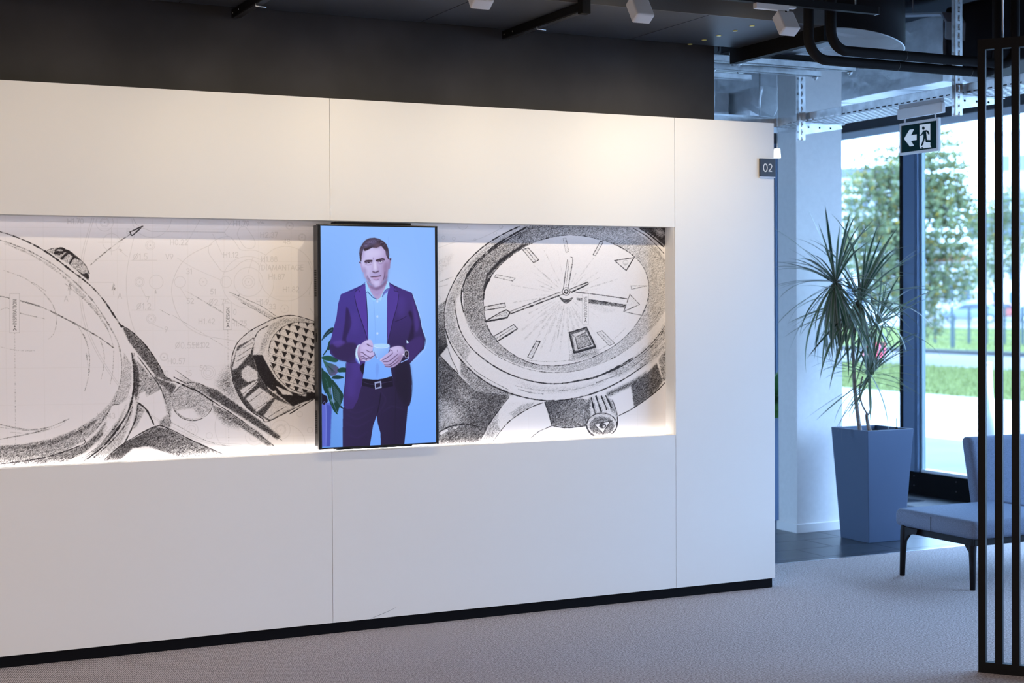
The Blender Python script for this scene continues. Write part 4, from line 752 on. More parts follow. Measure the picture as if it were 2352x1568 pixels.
K([(163, 845), (168, 900), (205, 935), (268, 950)], 2, (22, 18, 50), .6); K([(688, 512), (735, 655), (752, 740), (776, 812), (764, 872)], 2, (26, 20, 40), .7); K([(676, 970), (690, 1080), (686, 1180), (672, 1235)], 2, (20, 16, 34), .7); K([(693, 512), (740, 655), (757, 740), (781, 812), (769, 876), (690, 955)], 1.6, (196, 222, 255), .6)

disp = thing('display_screen', 'portrait flat screen showing a man in a navy suit holding a cup', 'screen', (2.785, .03, .93))
body = MB().box(2.470, 3.104, -.012, .052, .934, 2.033)
body.build('housing', BLACKS, disp, bevel=.004)
fr_ = MB(); b0, b1, c0, c1 = 2.463, 3.107, .924, 2.037
fr_.box(b0, DX0, -.03, -.010, c0, c1); fr_.box(DX1, b1, -.03, -.010, c0, c1); fr_.box(DX0, DX1, -.03, -.010, c0, DZ0); fr_.box(DX0, DX1, -.03, -.010, DZ1, c1)
fr_.build('bezel', BLACKS, disp, bevel=.002)
scr = B(DX0, DX1, DY, -.012, DZ0, DZ1).build('screen', print_material('screen_picture', make_image('screen_picture', pc.c, False), .25, 1.0), disp)
uv_front(scr, DX0, DX1, DZ0, DZ1)
for zz in (.917, 2.037):
    B(2.562, 2.965, -.018, .05, zz, zz + .0125 if zz > 1 else zz + .012).build('mounting_rail', BLACKM, disp)
for z0_, z1_ in ((1.0, 1.12), (1.68, 1.82)):
    for k in range(int((z1_ - z0_) / .009)):
        B(2.4665, 2.470, -.004, .03, z0_ + .009 * k, z0_ + .009 * k + .005).build('vent_slat', BLACKM, disp)
B(2.464, 2.470, -.006, .01, 1.455, 1.5).build('side_button', BLACKM, disp, bevel=.002)

# numbered plate on the end of the wall
num = thing('number_plate', 'small dark square plate reading 02 at the wall end', 'sign', (5.165, -.01, 2.35))
B(5.113, 5.2185, -.012, 0, 2.353, 2.4545).build('plate', mat('dark_plate', (.022, .020, .030), .4), num)
B(5.113, 5.2165, -.011, 0, 2.3465, 2.353).build('plate_edge', mat('clear_edge', (.5, .55, .65), .3), num)
sk2 = MB()
def ribbon(mb, pts, wd, y, depth=.0012):
    P = spline(np.array(pts), False, .002); n = len(P); t = np.gradient(P, axis=0); t /= np.linalg.norm(t, axis=1)[:, None] + 1e-9
    nrm = np.stack([-t[:, 1], t[:, 0]], 1) * wd / 2
    vs_ = [(a, y, b) for a, b in P + nrm] + [(a, y, b) for a, b in P - nrm] + [(a, y + depth, b) for a, b in P + nrm] + [(a, y + depth, b) for a, b in P - nrm]
    fs = []
    for i in range(n - 1): fs += [(i, i + 1, n + i + 1, n + i), (i, 2 * n + i, 2 * n + i + 1, i + 1), (n + i, n + i + 1, 3 * n + i + 1, 3 * n + i)]
    mb.add(vs_, fs)
NUMW = mat('white_numeral', (.85, .85, .85), .5)
z_ = MB(); ribbon(z_, [(5.1475 + .0125 * math.sin(R(a)), 2.4035 + .0215 * math.cos(R(a))) for a in range(0, 361, 15)], .005, -.0132); z_.build('numeral', NUMW, num)
z_ = MB(); ribbon(z_, [(5.170 + .011 + .011 * math.cos(R(a)), 2.413 + .0115 * math.sin(R(a))) for a in range(160, -30, -15)] + [(5.183, 2.397), (5.1705, 2.3845)], .005, -.0132); z_.box(5.1695, 5.193, -.0132, -.012, 2.382, 2.387); z_.build('numeral', NUMW, num)

# ------------------------------------------------------------------ niche LED lines and track spotlights
def led(name, label, mb, strength, col):
    return single(name, mb, mat(label[:22] + '_glow', (1, 1, 1), .5, emit=(col, strength)), label, 'light strip')
WARM = (1.0, .83, .57); WARMW = (1.0, .94, .88)
led('led_strip', 'thin light strip at the back of the niche shelf', B(XL, NX - .01, ND - .016, ND - .004, NB, NB + .003), LED, WARMW)
led('led_strip', 'slim glowing strip under the niche soffit behind its front edge', B(XL, NX - .01, .016, .028, NT_ + .003, NT_ + .006), LED * .16, WARMW)

TY, TZ = -1.0, 3.105
tr_ = thing('lighting_track', 'black lighting track hung under the dark ceiling', 'track', (1.8, TY, TZ))
B(-1.5, 5.14, TY - .018, TY + .018, TZ, TZ + .036).build('rail', BLACKM, tr_)
B(5.132, 5.142, TY - .019, TY + .019, TZ - .001, TZ + .037).build('end_cap', BLACKS, tr_)
for xx in (-.8, 1.2, 3.2, 5.0): MB().tube([(xx, TY, TZ + .036), (xx, TY, 3.85)], .004, 6).build('suspension_wire', GALV, tr_)
TILT = R(33)
def spotlight(x, label, k=1.0):
    t = thing('track_spotlight', label, 'spotlight', (x, TY, TZ), 'white spotlights on the black track')
    B(x - .165, x + .03, TY - .016, TY + .016, TZ - .028, TZ).build('track_adapter', LAMPW, t, bevel=.003)
    MB().box(x + .03, x + .075, TY - .014, TY + .014, TZ - .013, TZ).build('adapter_lug', LAMPW, t, bevel=.003)
    MB().tube([(x - .012, TY, TZ - .028), (x - .012, TY, TZ - .052)], .012, 14).build('joint', LAMPW, t)
    M = Matrix.Translation((x, TY, TZ - .045)) @ Matrix.Rotation(-TILT, 4, 'X')
    # local: -z runs down the body, +y faces the wall
    MB().box(-.048, .048, -.03, .032, -.115, .0, M).build('housing', LAMPW, t, bevel=.008, seg=3)
    MB().box(-.006, .006, -.0305, -.029, -.012, -.004, M).build('badge', BLACKM, t)
    MB().box(-.038, .038, .032, .0335, -.105, -.012, M).build('lens', mat('lens_glow', (1, 1, 1), .4, emit=(WARM, 14.0)), t)
    ld = bpy.data.lights.new('spot_beam', 'SPOT'); ld.energy = SPOT_W * k; ld.color = WARM; ld.spot_size = R(104); ld.spot_blend = 1.0; ld.shadow_soft_size = .03
    lo = bpy.data.objects.new('beam', ld); COL.objects.link(lo); lo.parent = t
    p = M @ Vector((0, .045, -.058)); d = (M.to_3x3() @ Vector((0, 1, -.2))).normalized()
    lo.location = p - t.location; lo.rotation_euler = d.to_track_quat('-Z', 'Y').to_euler()
    return t
for x, lb, kk in ((4.55, 'white box spotlight on the track nearest the window', 1.65), (3.715, 'white box spotlight second from the window end of the track', 1.2), (2.885, 'white box spotlight third from the window end of the track', .95), (2.155, 'white box spotlight cut by the top edge of the view', .85),
              (1.3, 'white box spotlight beyond the top left of the view', .6), (.35, 'white box spotlight far left on the track', .35)):
    spotlight(x, lb, kk)

# added fill panels out of view, brightening the carpet and the walls
def fill_panel(x, y, e, lb):
    t = thing('fill_panel_light', lb, 'fill light', (x, y, 3.3), 'added square fill panels over the carpet')
    B(x - .32, x + .32, y - .32, y + .32, 3.315, 3.36).build('frame', WHITEG, t)
    B(x - .3, x + .3, y - .3, y + .3, 3.31, 3.315).build('diffuser', mat('panel_glow', (1, 1, 1), .5, emit=((1, .88, .78), 2.0)), t)
    for q in (-.25, .25): MB().tube([(x + q, y, 3.36), (x + q, y, 3.85)], .003, 6).build('wire', GALV, t)
    ld = bpy.data.lights.new('panel_area', 'AREA'); ld.energy = e; ld.color = (1.0, .83, .70); ld.size = .6
    lo = bpy.data.objects.new('glow', ld); COL.objects.link(lo); lo.parent = t; lo.location = (0, 0, -.002)
fill_panel(-2.2, -5.2, FILL_W, 'added square fill panel on the left over the carpet'); fill_panel(.6, -4.6, FILL_W, 'added square fill panel above the viewer'); fill_panel(-.5, -9, FILL_W, 'added square fill panel behind the viewer')

# small lit lamp seen past the end of the wall
pdl = thing('pendant_lamp', 'small bright white lamp glimpsed past the wall end', 'lamp', (6.0480, 1.12, 2.6195))
MB().tube([(6.0480, 1.12, 2.6195 - .03), (6.0480, 1.12, 2.6195 + .03)], [.024, .019], 16).build('shade', mat('lamp_glass_glow', (1, 1, 1), .4, emit=((1, .98, .95), 3.0)), pdl)
MB().tube([(6.0480, 1.12, 2.6195 + .03), (6.0480, 1.12, 3.85)], .001, 6).build("cord", GALV, pdl)

# ------------------------------------------------------------------ ceiling raft above the wall
raft = thing('ceiling_raft', 'dark metal ceiling raft over the display wall', 'ceiling panel', (2, -.4, 3.078))
for k in range(-3, 6):
    x0 = -1.9 + 1.24 * k + .003 - .02
    x1 = min(x0 + 1.234, 4.99)
    if x0 < 4.9 and x1 > -2.6: B(x0, x1, -.754, .02, 3.078, 3.088).build('raft_panel', DARKMET, raft)
B(-2.6, 4.99, -.762, -.754, 3.078, 3.165).build('fascia', mat('raft_fascia', (.085, .08, .075), .45), raft)
for k, (a, b) in enumerate(((4.665, .02), (4.66, -.13), (4.656, -.28), (4.652, -.44), (4.648, -.60))):
    MB().tube([(a, b, 3.078), (a, b, 3.0745)], .0135, 14).build('cap', mat('yellow_plug', (.80, .72, .18), .4), raft, bevel=.001)
B(4.99, 5.035, -.754, .11, 3.0, 3.085).build('edge_beam', BLACKM, raft)
for k, (x, lb) in enumerate(((2.09, 'black ceiling bracket bar at the top left'), (3.55, 'black ceiling bracket bar above the display screen'))):
    t = thing('ceiling_bracket', lb, 'bracket', (x, -.3, 3.06), 'black bracket bars under the ceiling raft')
    B(x - .02, x + .02, -.80, .08, 3.036, 3.076).build('bar', BLACKM, t, bevel=.002)
    B(x - .016, x + .016, -.8, .06, 3.032, 3.036).build('bar_lip', BLACKS, t)
    B(x - .024, x + .024, -.81, -.765, 3.02, 3.16).build('end_plate', BLACKM, t, bevel=.003)
    MB().tube([(x - .02, -.33, 3.034), (x - .02, -.33, 3.022), (x + .03, -.33, 3.02)], .003, 6).build('hook', GALV, t)
    for q in (-.05, .05): MB().tube([(x - .0205, q, 3.055), (x - .0225, q, 3.055)], .004, 8).build('bolt', GALV, t)

# second raft further right, with its dark edge bars
r2 = thing('ceiling_raft', 'bluish ceiling raft behind the black pipes', 'ceiling panel', (6, .2, 3.19))
B(5.36, 5.85, .2, .705, 3.19, 3.2).build('raft_panel', mat('raft_far_metal', (.11, .115, .125), .3, metal=.6, noise=(2, .2)), r2)
B(5.62, 6.46, .70, .745, 3.15, 3.2).build('edge_bar', BLACKM, r2, bevel=.004); B(5.60, 5.66, .60, .74, 3.155, 3.185).build('edge_bar_end', BLACKM, r2, bevel=.01)
B(5.33, 5.36, .2, .705, 3.17, 3.21).build('edge_trim', BLACKM, r2)
for a, b in ((5.70, .30), (5.78, .36), (5.72, .52)): MB().tube([(a, b, 3.19), (a, b, 3.184)], .012, 10).build('clip', BLACKM, r2)

# trapeze of galvanised channels
def channel(mb, x0, x1, y, z, s=.041):
    mb.box(x0, x1, y - s / 2, y - s / 2 + .003, z, z + s); mb.box(x0, x1, y + s / 2 - .003, y + s / 2, z, z + s); mb.box(x0, x1, y - s / 2, y + s / 2, z + s - .003, z + s)
    mb.box(x0, x1, y - s / 2, y - s / 2 + .011, z, z + .003); mb.box(x0, x1, y + s / 2 - .011, y + s / 2, z, z + .003); return mb
tz = thing('strut_trapeze', 'two galvanised strut channels hung on bolted hangers', 'strut', (5.45, .85, 3.12))
for y, xe in ((.70, 6.345), (.98, 6.285)):
    channel(MB(), 5.0, xe, y, 3.118).build('strut_channel', GALV, tz)
    hb = MB(); hb.box(5.44, 5.444, y - .02, y + .02, 3.10, 3.85); hb.box(5.405, 5.44, y - .02, y - .017, 3.10, 3.85); hb.box(5.405, 5.44, y + .017, y + .02, 3.10, 3.85); hb.build('hanger', GALV, tz)
    for xq in (5.455, xe - .03):
        MB().tube([(xq, y, 3.165), (xq, y, 3.095)], .008, 8).build('bolt', GALV, tz); MB().tube([(xq, y, 3.118), (xq, y, 3.106)], .018, 6).build('nut', GALV, tz)
spk = thing('ceiling_speaker', 'black round speaker driver between two galvanised hangers', 'speaker', (5.43, .84, 3.2))
B(5.40, 5.44, .765, .915, 3.15, 3.34).build('box', BLACKS, spk, bevel=.015); 
for r_, d_ in ((.062, .004), (.045, .008), (.02, .013)): MB().tube([(5.40, .84, 3.22), (5.40 - d_, .84, 3.22)], r_, 20).build('cone_ring', mat('speaker_cone', (.03, .03, .034), .5), spk)

# pipes
def bend(x, ztop, zrun, y, xend, rad):
    pts = [(x, y, ztop), (x, y, zrun + rad)]
    for a in range(10, 91, 10): pts.append((x + rad - rad * math.cos(R(a)), y, zrun + rad - rad * math.sin(R(a))))
    pts += [(x + rad + .3, y, zrun), (xend - .1, y, zrun)]
    for a in range(10, 91, 10): pts.append((xend - .1 + .1 * math.sin(R(a)), y, zrun + .1 - .1 * math.cos(R(a))))
    pts.append((xend, y, ztop))
    return pts
for k, (x, zr, rad, lb) in enumerate(((4.829, 2.882, .115, 'outer black insulated pipe bending under the ceiling'), (4.925, 2.926, .10, 'inner black insulated pipe bending under the ceiling'))):
    yp = (-.84, -.90)[k]; t = thing('insulated_pipe', lb, 'pipe', (x, yp, 3.85), 'black insulated pipes')
    MB().tube(bend(x, 3.85, zr, yp, 6.10 + .07 * k, rad), .0262, 20).build('pipe_run', INSUL, t)
    for xx in (5.40, 5.9): MB().tube([(xx, yp, zr), (xx + .003, yp, zr)], .0268, 20).build('joint_seam', BLACKS, t)

# round black duct with its pale inside
dr = thing('round_duct', 'large round black duct open at the bottom with pale ribbed inside', 'duct', (6.40, .80, 3.33))
cx, cy, rr, rz0, rk = 6.36, .70, .31, 3.305, .2
def cyl(r0, z0, z1, n=56, inv=False):
    m = MB(); vs_ = [(cx + r0 * math.cos(2 * math.pi * i / n), cy + r0 * math.sin(2 * math.pi * i / n), z if z > 3.5 else rz0 - rk * r0 * math.cos(2 * math.pi * i / n)) for z in (z0, z1) for i in range(n)]
    m.add(vs_, [(i, (i + 1) % n, n + (i + 1) % n, n + i) for i in range(n)], True); return m
cyl(rr, 3.325, 3.845).build('shell', INSUL, dr, solid=-.004)
lin_ = MB(); n = 56; prof = [(rr - .007, 3.325), (rr - .007, 3.37), (rr - .02, 3.385), (rr - .02, 3.44), (rr - .035, 3.455), (rr - .035, 3.52), (rr - .05, 3.535), (rr - .05, 3.6), (0.01, 3.66)]
lin_.add([(cx + r0 * math.cos(2 * math.pi * i / n), cy + r0 * math.sin(2 * math.pi * i / n), z - 3.325 + rz0 - rk * r0 * math.cos(2 * math.pi * i / n)) for r0, z in prof for i in range(n)], [(j * n + i, j * n + (i + 1) % n, (j + 1) * n + (i + 1) % n, (j + 1) * n + i) for j in range(len(prof) - 1) for i in range(n)], False)
lin_.build('inner_lining', mat('pale_lining', (.75, .77, .78), .35, metal=.1), dr)
ring = MB(); ring.tube([(cx + (rr - .003) * math.cos(2 * math.pi * i / n), cy + (rr - .003) * math.sin(2 * math.pi * i / n), rz0 - rk * rr * math.cos(2 * math.pi * i / n)) for i in range(n + 1)], .005, 8, False); ring.build('rim', ALUL, dr)

# rectangular ducts
fd = thing('foil_duct', 'foil wrapped rectangular duct running along the window front', 'duct', (7.6, 2, 3.2))
mb = MB(); ny = 26
def wrap(mb, x0, x1, y0, y1, z0, z1, ny, nz=6, jit=.006):
    ring_ = [(x0, z0 + (z1 - z0) * k / nz) for k in range(nz)] + [(x0 + (x1 - x0) * k / 4, z1) for k in range(4)] + [(x1, z1 - (z1 - z0) * k / nz) for k in range(nz)] + [(x1 - (x1 - x0) * k / 4, z0) for k in range(4)]
    n_ = len(ring_); vs_ = []
    for j in range(ny + 1):
        for a, b in ring_: vs_.append((a + random.uniform(-jit, jit), y0 + (y1 - y0) * j / ny + random.uniform(-jit, jit), b + random.uniform(-jit, jit)))
    fs = [(j * n_ + i, j * n_ + (i + 1) % n_, (j + 1) * n_ + (i + 1) % n_, (j + 1) * n_ + i) for j in range(ny) for i in range(n_)]
    mb.add(vs_, fs, False); b = len(mb.v) - (ny + 1) * n_
    mb.f.append(tuple(b + i for i in range(n_))); mb.sm.append(False); mb.f.append(tuple(b + ny * n_ + i for i in range(n_))); mb.sm.append(False)
wrap(mb, 7.5, 7.98, 1.16, 4.6, 3.185, 3.66, 30, 6, .0035); mb.build('foil_wrap', FOIL, fd)
B(7.5, 8.0, -4, 1.15, 3.23, 3.7).build('black_section', BLACKM, fd, bevel=.03, seg=4)
for yy in (1.6, 2.4, 3.2): B(7.494, 7.986, yy, yy + .05, 3.18, 3.182).build('tape_band', GALV, fd)
fl = thing('metal_flange', 'bent pale metal flange sheet above the foil duct', 'flange', (7.35, 1.2, 3.7))
for q in (1.3, 1.55): MB().tube([(7.35, q, 3.66), (7.35, q, 3.85)], .004, 6).build('hanger_rod', GALV, fl)
MB().prism([(1.6, 3.70), (.93, 3.60), (.88, 3.535), (.885, 3.43), (.875, 3.42), (.868, 3.54), (.915, 3.612), (1.6, 3.712)], 7.27, 7.44, 'x').build('sheet', mat('matt_galvanised', (.42, .45, .5), .5, metal=.5), fl)
d2 = thing('box_duct', 'silver box duct hung on threaded rods behind the column', 'duct', (6.0, 2.6, 3.0))
mb = MB(); wrap(mb, 6.53, 6.70, 2.0, 3.6, 2.985, 3.205, 14, 4, .006); mb.build('foil_wrap', FOIL, d2)
mb = MB(); wrap(mb, 5.0, 6.5, 2.35, 2.9, 3.0, 3.2, 6, 4, .008); mb.build('foil_branch', FOIL, d2)
for a, b in ((6.10, 1.95), (6.51, 1.97)): MB().tube([(a, b, 2.96), (a, b, 3.33)], .006, 8).build('threaded_rod', GALV, d2)
B(5.9, 6.75, 1.93, 1.98, 2.955, 2.975).build('support_rail', GALV, d2)
B(5.9, 5.93, 1.925, 1.985, 2.953, 2.977).build('red_end_cap', mat('red_plastic', (.45, .06, .05), .5), d2)
d3 = thing('sheet_duct', 'bright galvanised sheet duct under the ceiling behind the black bulkhead', 'duct', (5.2, 2.4, 3.4))
B(4.0, 6.55, 1.35, 2.7, 3.36, 3.7).build('duct_body', GALV, d3)
for yy in (1.35, 1.8, 2.25, 2.7): B(4.0, 6.56, yy - .02, yy + .02, 3.33, 3.72).build('duct_flange', GALV, d3)
st = MB(); channel(st, 4.5, 6.25, 1.72, 3.19); 
sr = thing('strut_rail', 'short galvanised strut rail lit from behind the bulkhead', 'strut', (5.4, 1.72, 3.19)); st.build('channel', GALV, sr)
for q in (5.0, 6.15): MB().tube([(q, 1.72, 3.22), (q, 1.72, 3.36)], .006, 8).build('threaded_rod', GALV, sr)

# cable tray with uprights and cantilever arms
CTX, CTZ = 6.2, 2.845
tray = thing('cable_tray', 'perforated galvanised cable tray running towards the window', 'cable tray', (CTX, 0, CTZ))
side = MB(); y0, y1, zb, zt = -3.4, 1.36, CTZ - .022, CTZ + .036
slots = []; yy = y0 + .05
while yy < y1 - .12: slots.append((yy, yy + .036)); yy += .0565
prev = y0
for a, b in slots:
    side.box(CTX, CTX + .0015, prev, a, CTZ - .016, CTZ - .008); prev = b
side.box(CTX, CTX + .0015, prev, y1, CTZ - .016, CTZ - .008); side.box(CTX, CTX + .0015, y0, y1, zb, CTZ - .016); side.box(CTX, CTX + .0015, y0, y1, CTZ - .008, zt); side.box(CTX, CTX + .012, y0, y1, zt - .0015, zt)
side.build('side_wall', GALV, tray)
B(CTX + .2985, CTX + .30, y0, y1, zb, zt).build('side_wall', GALV, tray)
bt = MB(); rows = 9
for i in range(rows + 1):
    xx_ = CTX + .3 * i / rows; bt.box(xx_ - .006 if i else xx_, xx_ + .006, y0, y1, zb, zb + .0015)
k = 0; yy = y0
while yy < y1 - .03:
    for i in range(rows):
        o = .018 if i % 2 else 0
        bt.box(CTX + .3 * i / rows + .006, CTX + .3 * (i + 1) / rows - .006, yy + o, yy + o + .014, zb, zb + .0015)
    yy += .05
tb = bt.build('perforated_bottom', GALV, tray); tb['kind'] = 'stuff'
B(CTX - .001, CTX + .0, .63, .634, zb, zt).build('joint_seam', BLACKM, tray)
# branch along the wall
t2 = thing('cable_tray_branch', 'galvanised cable tray branch passing behind the white wall', 'cable tray', (5, 1.4, CTZ))
B(3.2, CTX + .3, 1.36, 1.3615, zb, zt).build('side_wall', GALV, t2); B(3.2, CTX + .3, 1.66, 1.6615, zb, zt).build('side_wall', GALV, t2); B(3.2, CTX + .3, 1.36, 1.66, zb, zb + .0015).build('tray_bottom', GALV, t2)
def upright(y, lb, ztop=3.85):
    t = thing('tray_upright', lb, 'bracket', (CTX, y, zb), 'perforated tray uprights')
    mb = MB(); x0, x1 = CTX - .018, CTX - .0155; w2 = .025
    z = 2.70
    mb.box(x0, x1, y - w2, y - .007, z, ztop); mb.box(x0, x1, y + .007, y + w2, z, ztop)
    while z < ztop - .01:
        mb.box(x0, x1, y - .007, y + .007, z, z + .014); z += .05
    mb.box(x0 - .03, x1, y + w2, y + w2 + .0025, 2.70, ztop)
    mb.build('slotted_post', GALV, t)
    mb = MB(); z = 2.70; y_ = y - w2
    mb.box(x0 - .05, x0 - .034, y_ - .0025, y_, z, ztop); mb.box(x0 - .018, x0, y_ - .0025, y_, z, ztop)
    while z < ztop - .01: mb.box(x0 - .034, x0 - .018, y_ - .0025, y_, z + .02, z + .034); z += .05
    mb.build('slotted_flange', GALV, t)
    MB().prism([(CTX - .02, zb - .005), (CTX + .32, zb - .005), (CTX + .33, zb - .03), (CTX - .02, zb - .085)], y + .028, y + .031, 'y').build('cantilever_arm', GALV, t)
    MB().box(CTX - .02, CTX + .33, y + .0, y + .031, zb - .006, zb - .003).build('arm_flange', GALV, t)
    for q in (.05, .14, .23): MB().tube([(CTX + q, y + .0275, zb - .03), (CTX + q, y + .0262, zb - .03)], .007, 10).build('bolt', BLACKM, t)
    return t
upright(1.02, 'slotted galvanised tray upright in front of the white column', 3.116); upright(-.45, 'slotted galvanised tray upright right of the exit sign')

# running man exit sign
GREEN = mat('exit_green', (.002, .030, .031), .7, spec=.1); SIGNW = mat('exit_white', (.72, .78, .84), .4, emit=((.8, .92, 1), .25))
ex = thing('exit_sign', 'hanging green emergency exit sign with white arrow and running figure', 'exit sign', (CTX, -.09, 2.62))
SX = CTX - .005; yA, yB, zA, zB = .081, -.262, 2.519, 2.712
B(SX, SX + .03, -.29, .10, 2.738, 2.80).build('lamp_housing', WHITEG, ex, bevel=.004)
B(SX + .004, SX + .026, -.28, .09, 2.800, 2.824).build('ceiling_box', mat('grey_sign_box', (.45, .46, .48), .5), ex)
for q in (.045, -.225): MB().tube([(SX + .012, q, 2.738), (SX + .012, q, 2.712)], .005, 8).build('hanger_pin', WHITEG, ex)
f_ = MB(); m_ = .016
f_.box(SX, SX + .02, yB, yB + m_, zA, zB); f_.box(SX, SX + .02, yA - m_, yA, zA, zB); f_.box(SX, SX + .02, yB + m_, yA - m_, zA, zA + m_); f_.box(SX, SX + .02, yB + m_, yA - m_, zB - m_, zB)
f_.build('frame', WHITEG, ex, bevel=.002)
B(SX + .004, SX + .016, yB + m_, yA - m_, zA + m_, zB - m_).build('green_face', GREEN, ex)
SC = lambda x, y: (yA - (x - 972) / (1505 - 972) * (yA - yB), zB - (y - (310 - .165 * (x - 972))) / (745 - 310) * (zB - zA))
def plate(pts, x, name, m): MB().prism([SC(*p) for p in pts], x, x + .0014, 'x').build(name, m, ex)
plate([(1035, 515), (1110, 392), (1173, 382), (1128, 465), (1208, 452), (1208, 525), (1128, 540), (1172, 605), (1115, 615)], SX + .0026, 'arrow', SIGNW)
plate([(1250, 322), (1393, 303), (1393, 590), (1405, 618), (1262, 640), (1250, 615)], SX + .0026, 'doorway', SIGNW)
FIG = mat('exit_figure', (.002, .028, .030), .7, spec=.1)
hd = [(1302 + 17 * math.cos(R(a)), 367 + 23 * math.sin(R(a))) for a in range(0, 360, 24)]
plate(hd, SX + .0012, 'figure_head', FIG)
plate([(1300, 400), (1345, 392), (1368, 400), (1385, 445), (1370, 452), (1350, 415), (1338, 418), (1345, 470), (1350, 520), (1395, 522), (1415, 545), (1400, 552), (1350, 555), (1335, 552), (1325, 490), (1300, 580), (1280, 608), (1270, 600), (1300, 510), (1305, 470), (1300, 440), (1280, 465), (1252, 470), (1252, 460), (1275, 450), (1292, 415)], SX + .0012, 'figure_body', FIG)
plate([(1272, 622), (1300, 618), (1292, 636), (1280, 636)], SX + .0012, 'figure_foot', FIG)

# ------------------------------------------------------------------ black slatted partition, set at an angle
SP0 = Vector((4.819, -2.065, 0)); SDIR = Vector((.6, -.8, 0)); SN = Vector((.8, .6, 0))
part = thing('slat_partition', 'black metal screen of upright slats at the right edge', 'partition', SP0)
SM = Matrix(((SDIR.x, SN.x, 0, SP0.x), (SDIR.y, SN.y, 0, SP0.y), (0, 0, 1, 0), (0, 0, 0, 1)))
LEN = 1.6
MB().box(0, LEN, 0, .035, 0, .047, SM).build('bottom_rail', BLACKM, part)
MB().box(0, LEN, 0, .035, 2.745, 2.79, SM).build('top_rail', BLACKM, part)
k = 0; s0 = 0.0
slat_me = None
while s0 < LEN - .03:
    if slat_me is None:
        o = MB().box(0, .0315, 0, .035, .047, 2.745, SM).build('slat', BLACKM, part); slat_me = o
    else:
        o = bpy.data.objects.new('slat', slat_me.data); COL.objects.link(o); o.parent = part; o.location = SDIR * s0
    s0 += .0715
for q in (.105, 1.2):
    p = SM @ Vector((q, .018, 0)); MB().tube([(p.x, p.y, 2.79), (p.x, p.y, 3.85)], .004, 8).build('suspension_rod', GALV, part)

# ------------------------------------------------------------------ grey lounge bench with backrest
sofa = thing('lounge_sofa', 'grey wool lounge bench with black legs by the window', 'sofa', (6.7, -.3, 0))
def pad(mb, x0, x1, y0, y1, z0, z1, r=.035, n=5):
    """box with rounded edges built as stacked rounded outlines"""
    def outline(ins, z):
        pts = []
        rr_ = max(r * 1.2 - ins, .008)
        for cx_, cy_, a0 in ((x1 - ins - rr_, y1 - ins - rr_, 0), (x0 + ins + rr_, y1 - ins - rr_, 90), (x0 + ins + rr_, y0 + ins + rr_, 180), (x1 - ins - rr_, y0 + ins + rr_, 270)):
            for a in range(0, 91, 18): pts.append((cx_ + rr_ * math.cos(R(a0 + a)), cy_ + rr_ * math.sin(R(a0 + a)), z))
        return pts
    lv = [(r * (1 - math.sin(R(90 * i / n))), z0 + r * (1 - math.cos(R(90 * i / n)))) for i in range(n + 1)] + [(r * (1 - math.cos(R(90 * i / n))), z1 - r + r * math.sin(R(90 * i / n))) for i in range(n + 1)]
    rings = [outline(a, b) for a, b in lv]; m_ = len(rings[0])
    mb.add([p for q in rings for p in q], [(j * m_ + i, j * m_ + (i + 1) % m_, (j + 1) * m_ + (i + 1) % m_, (j + 1) * m_ + i) for j in range(len(rings) - 1) for i in range(m_)], True)
    b = len(mb.v) - m_ * len(rings); mb.f.append(tuple(b + i for i in range(m_))[::-1]); mb.sm.append(True); mb.f.append(tuple(b + (len(rings) - 1) * m_ + i for i in range(m_))); mb.sm.append(True)
    return mb
seat = pad(MB(), 6.10, 6.868, -.655, .03, .292, .398).build('seat_cushion', FABRIC, sofa)
MB().tube([(6.112, -.635, .382), (6.112, .0, .382)], .0022, 6).build('piping', FABRIC, seat)
MB().box(6.0985, 6.1005, -.302, -.2995, .30, .385).build('seam', BLACKM, seat)
pad(MB(), 6.872, 7.64, -.655, .03, .292, .398).build('seat_cushion', FABRIC, sofa)
bk = MB(); pad(bk, 6.735, 7.64, -.02, .075, .36, .79, .03)
# lean the backrest back slightly and widen it to the top
bk.v = [((x - 7.19) * (1 + .08 * (z - .36)) + 7.19, y + .16 * (z - .36), z) for x, y, z in bk.v]
bk.build('backrest', FABRIC, sofa)
for y in (-.6, -.02): B(6.14, 7.6, y - .018, y + .018, .252, .292).build('frame_rail', WOODB, sofa, bevel=.004)
for x in (6.155, 7.585): B(x - .018, x + .018, -.6, -.02, .252, .292).build('side_rail', WOODB, sofa, bevel=.004)
for x, y in ((6.152, -.588), (6.118, -.03), (7.6, -.588), (7.62, -.03)):
    sy = 1 if y < -.3 else -1
    m = MB(); m.tube([(x, y, 0), (x + .003, y + .004 * sy, .15), (x + .008, y + .010 * sy, .27), (x + .012, y + .014 * sy, .315)], [.0155, .0185, .024, .019], 14)
    lg = m.build('leg', WOODB, sofa)
    MB().prism([(y + .01 * sy, .292), (y + .14 * sy, .292), (y + .13 * sy, .262), (y + .06 * sy, .25), (y + .03 * sy, .215), (y + .012 * sy, .2)], x - .006, x + .018, 'x').build('leg_brace', WOODB, lg)

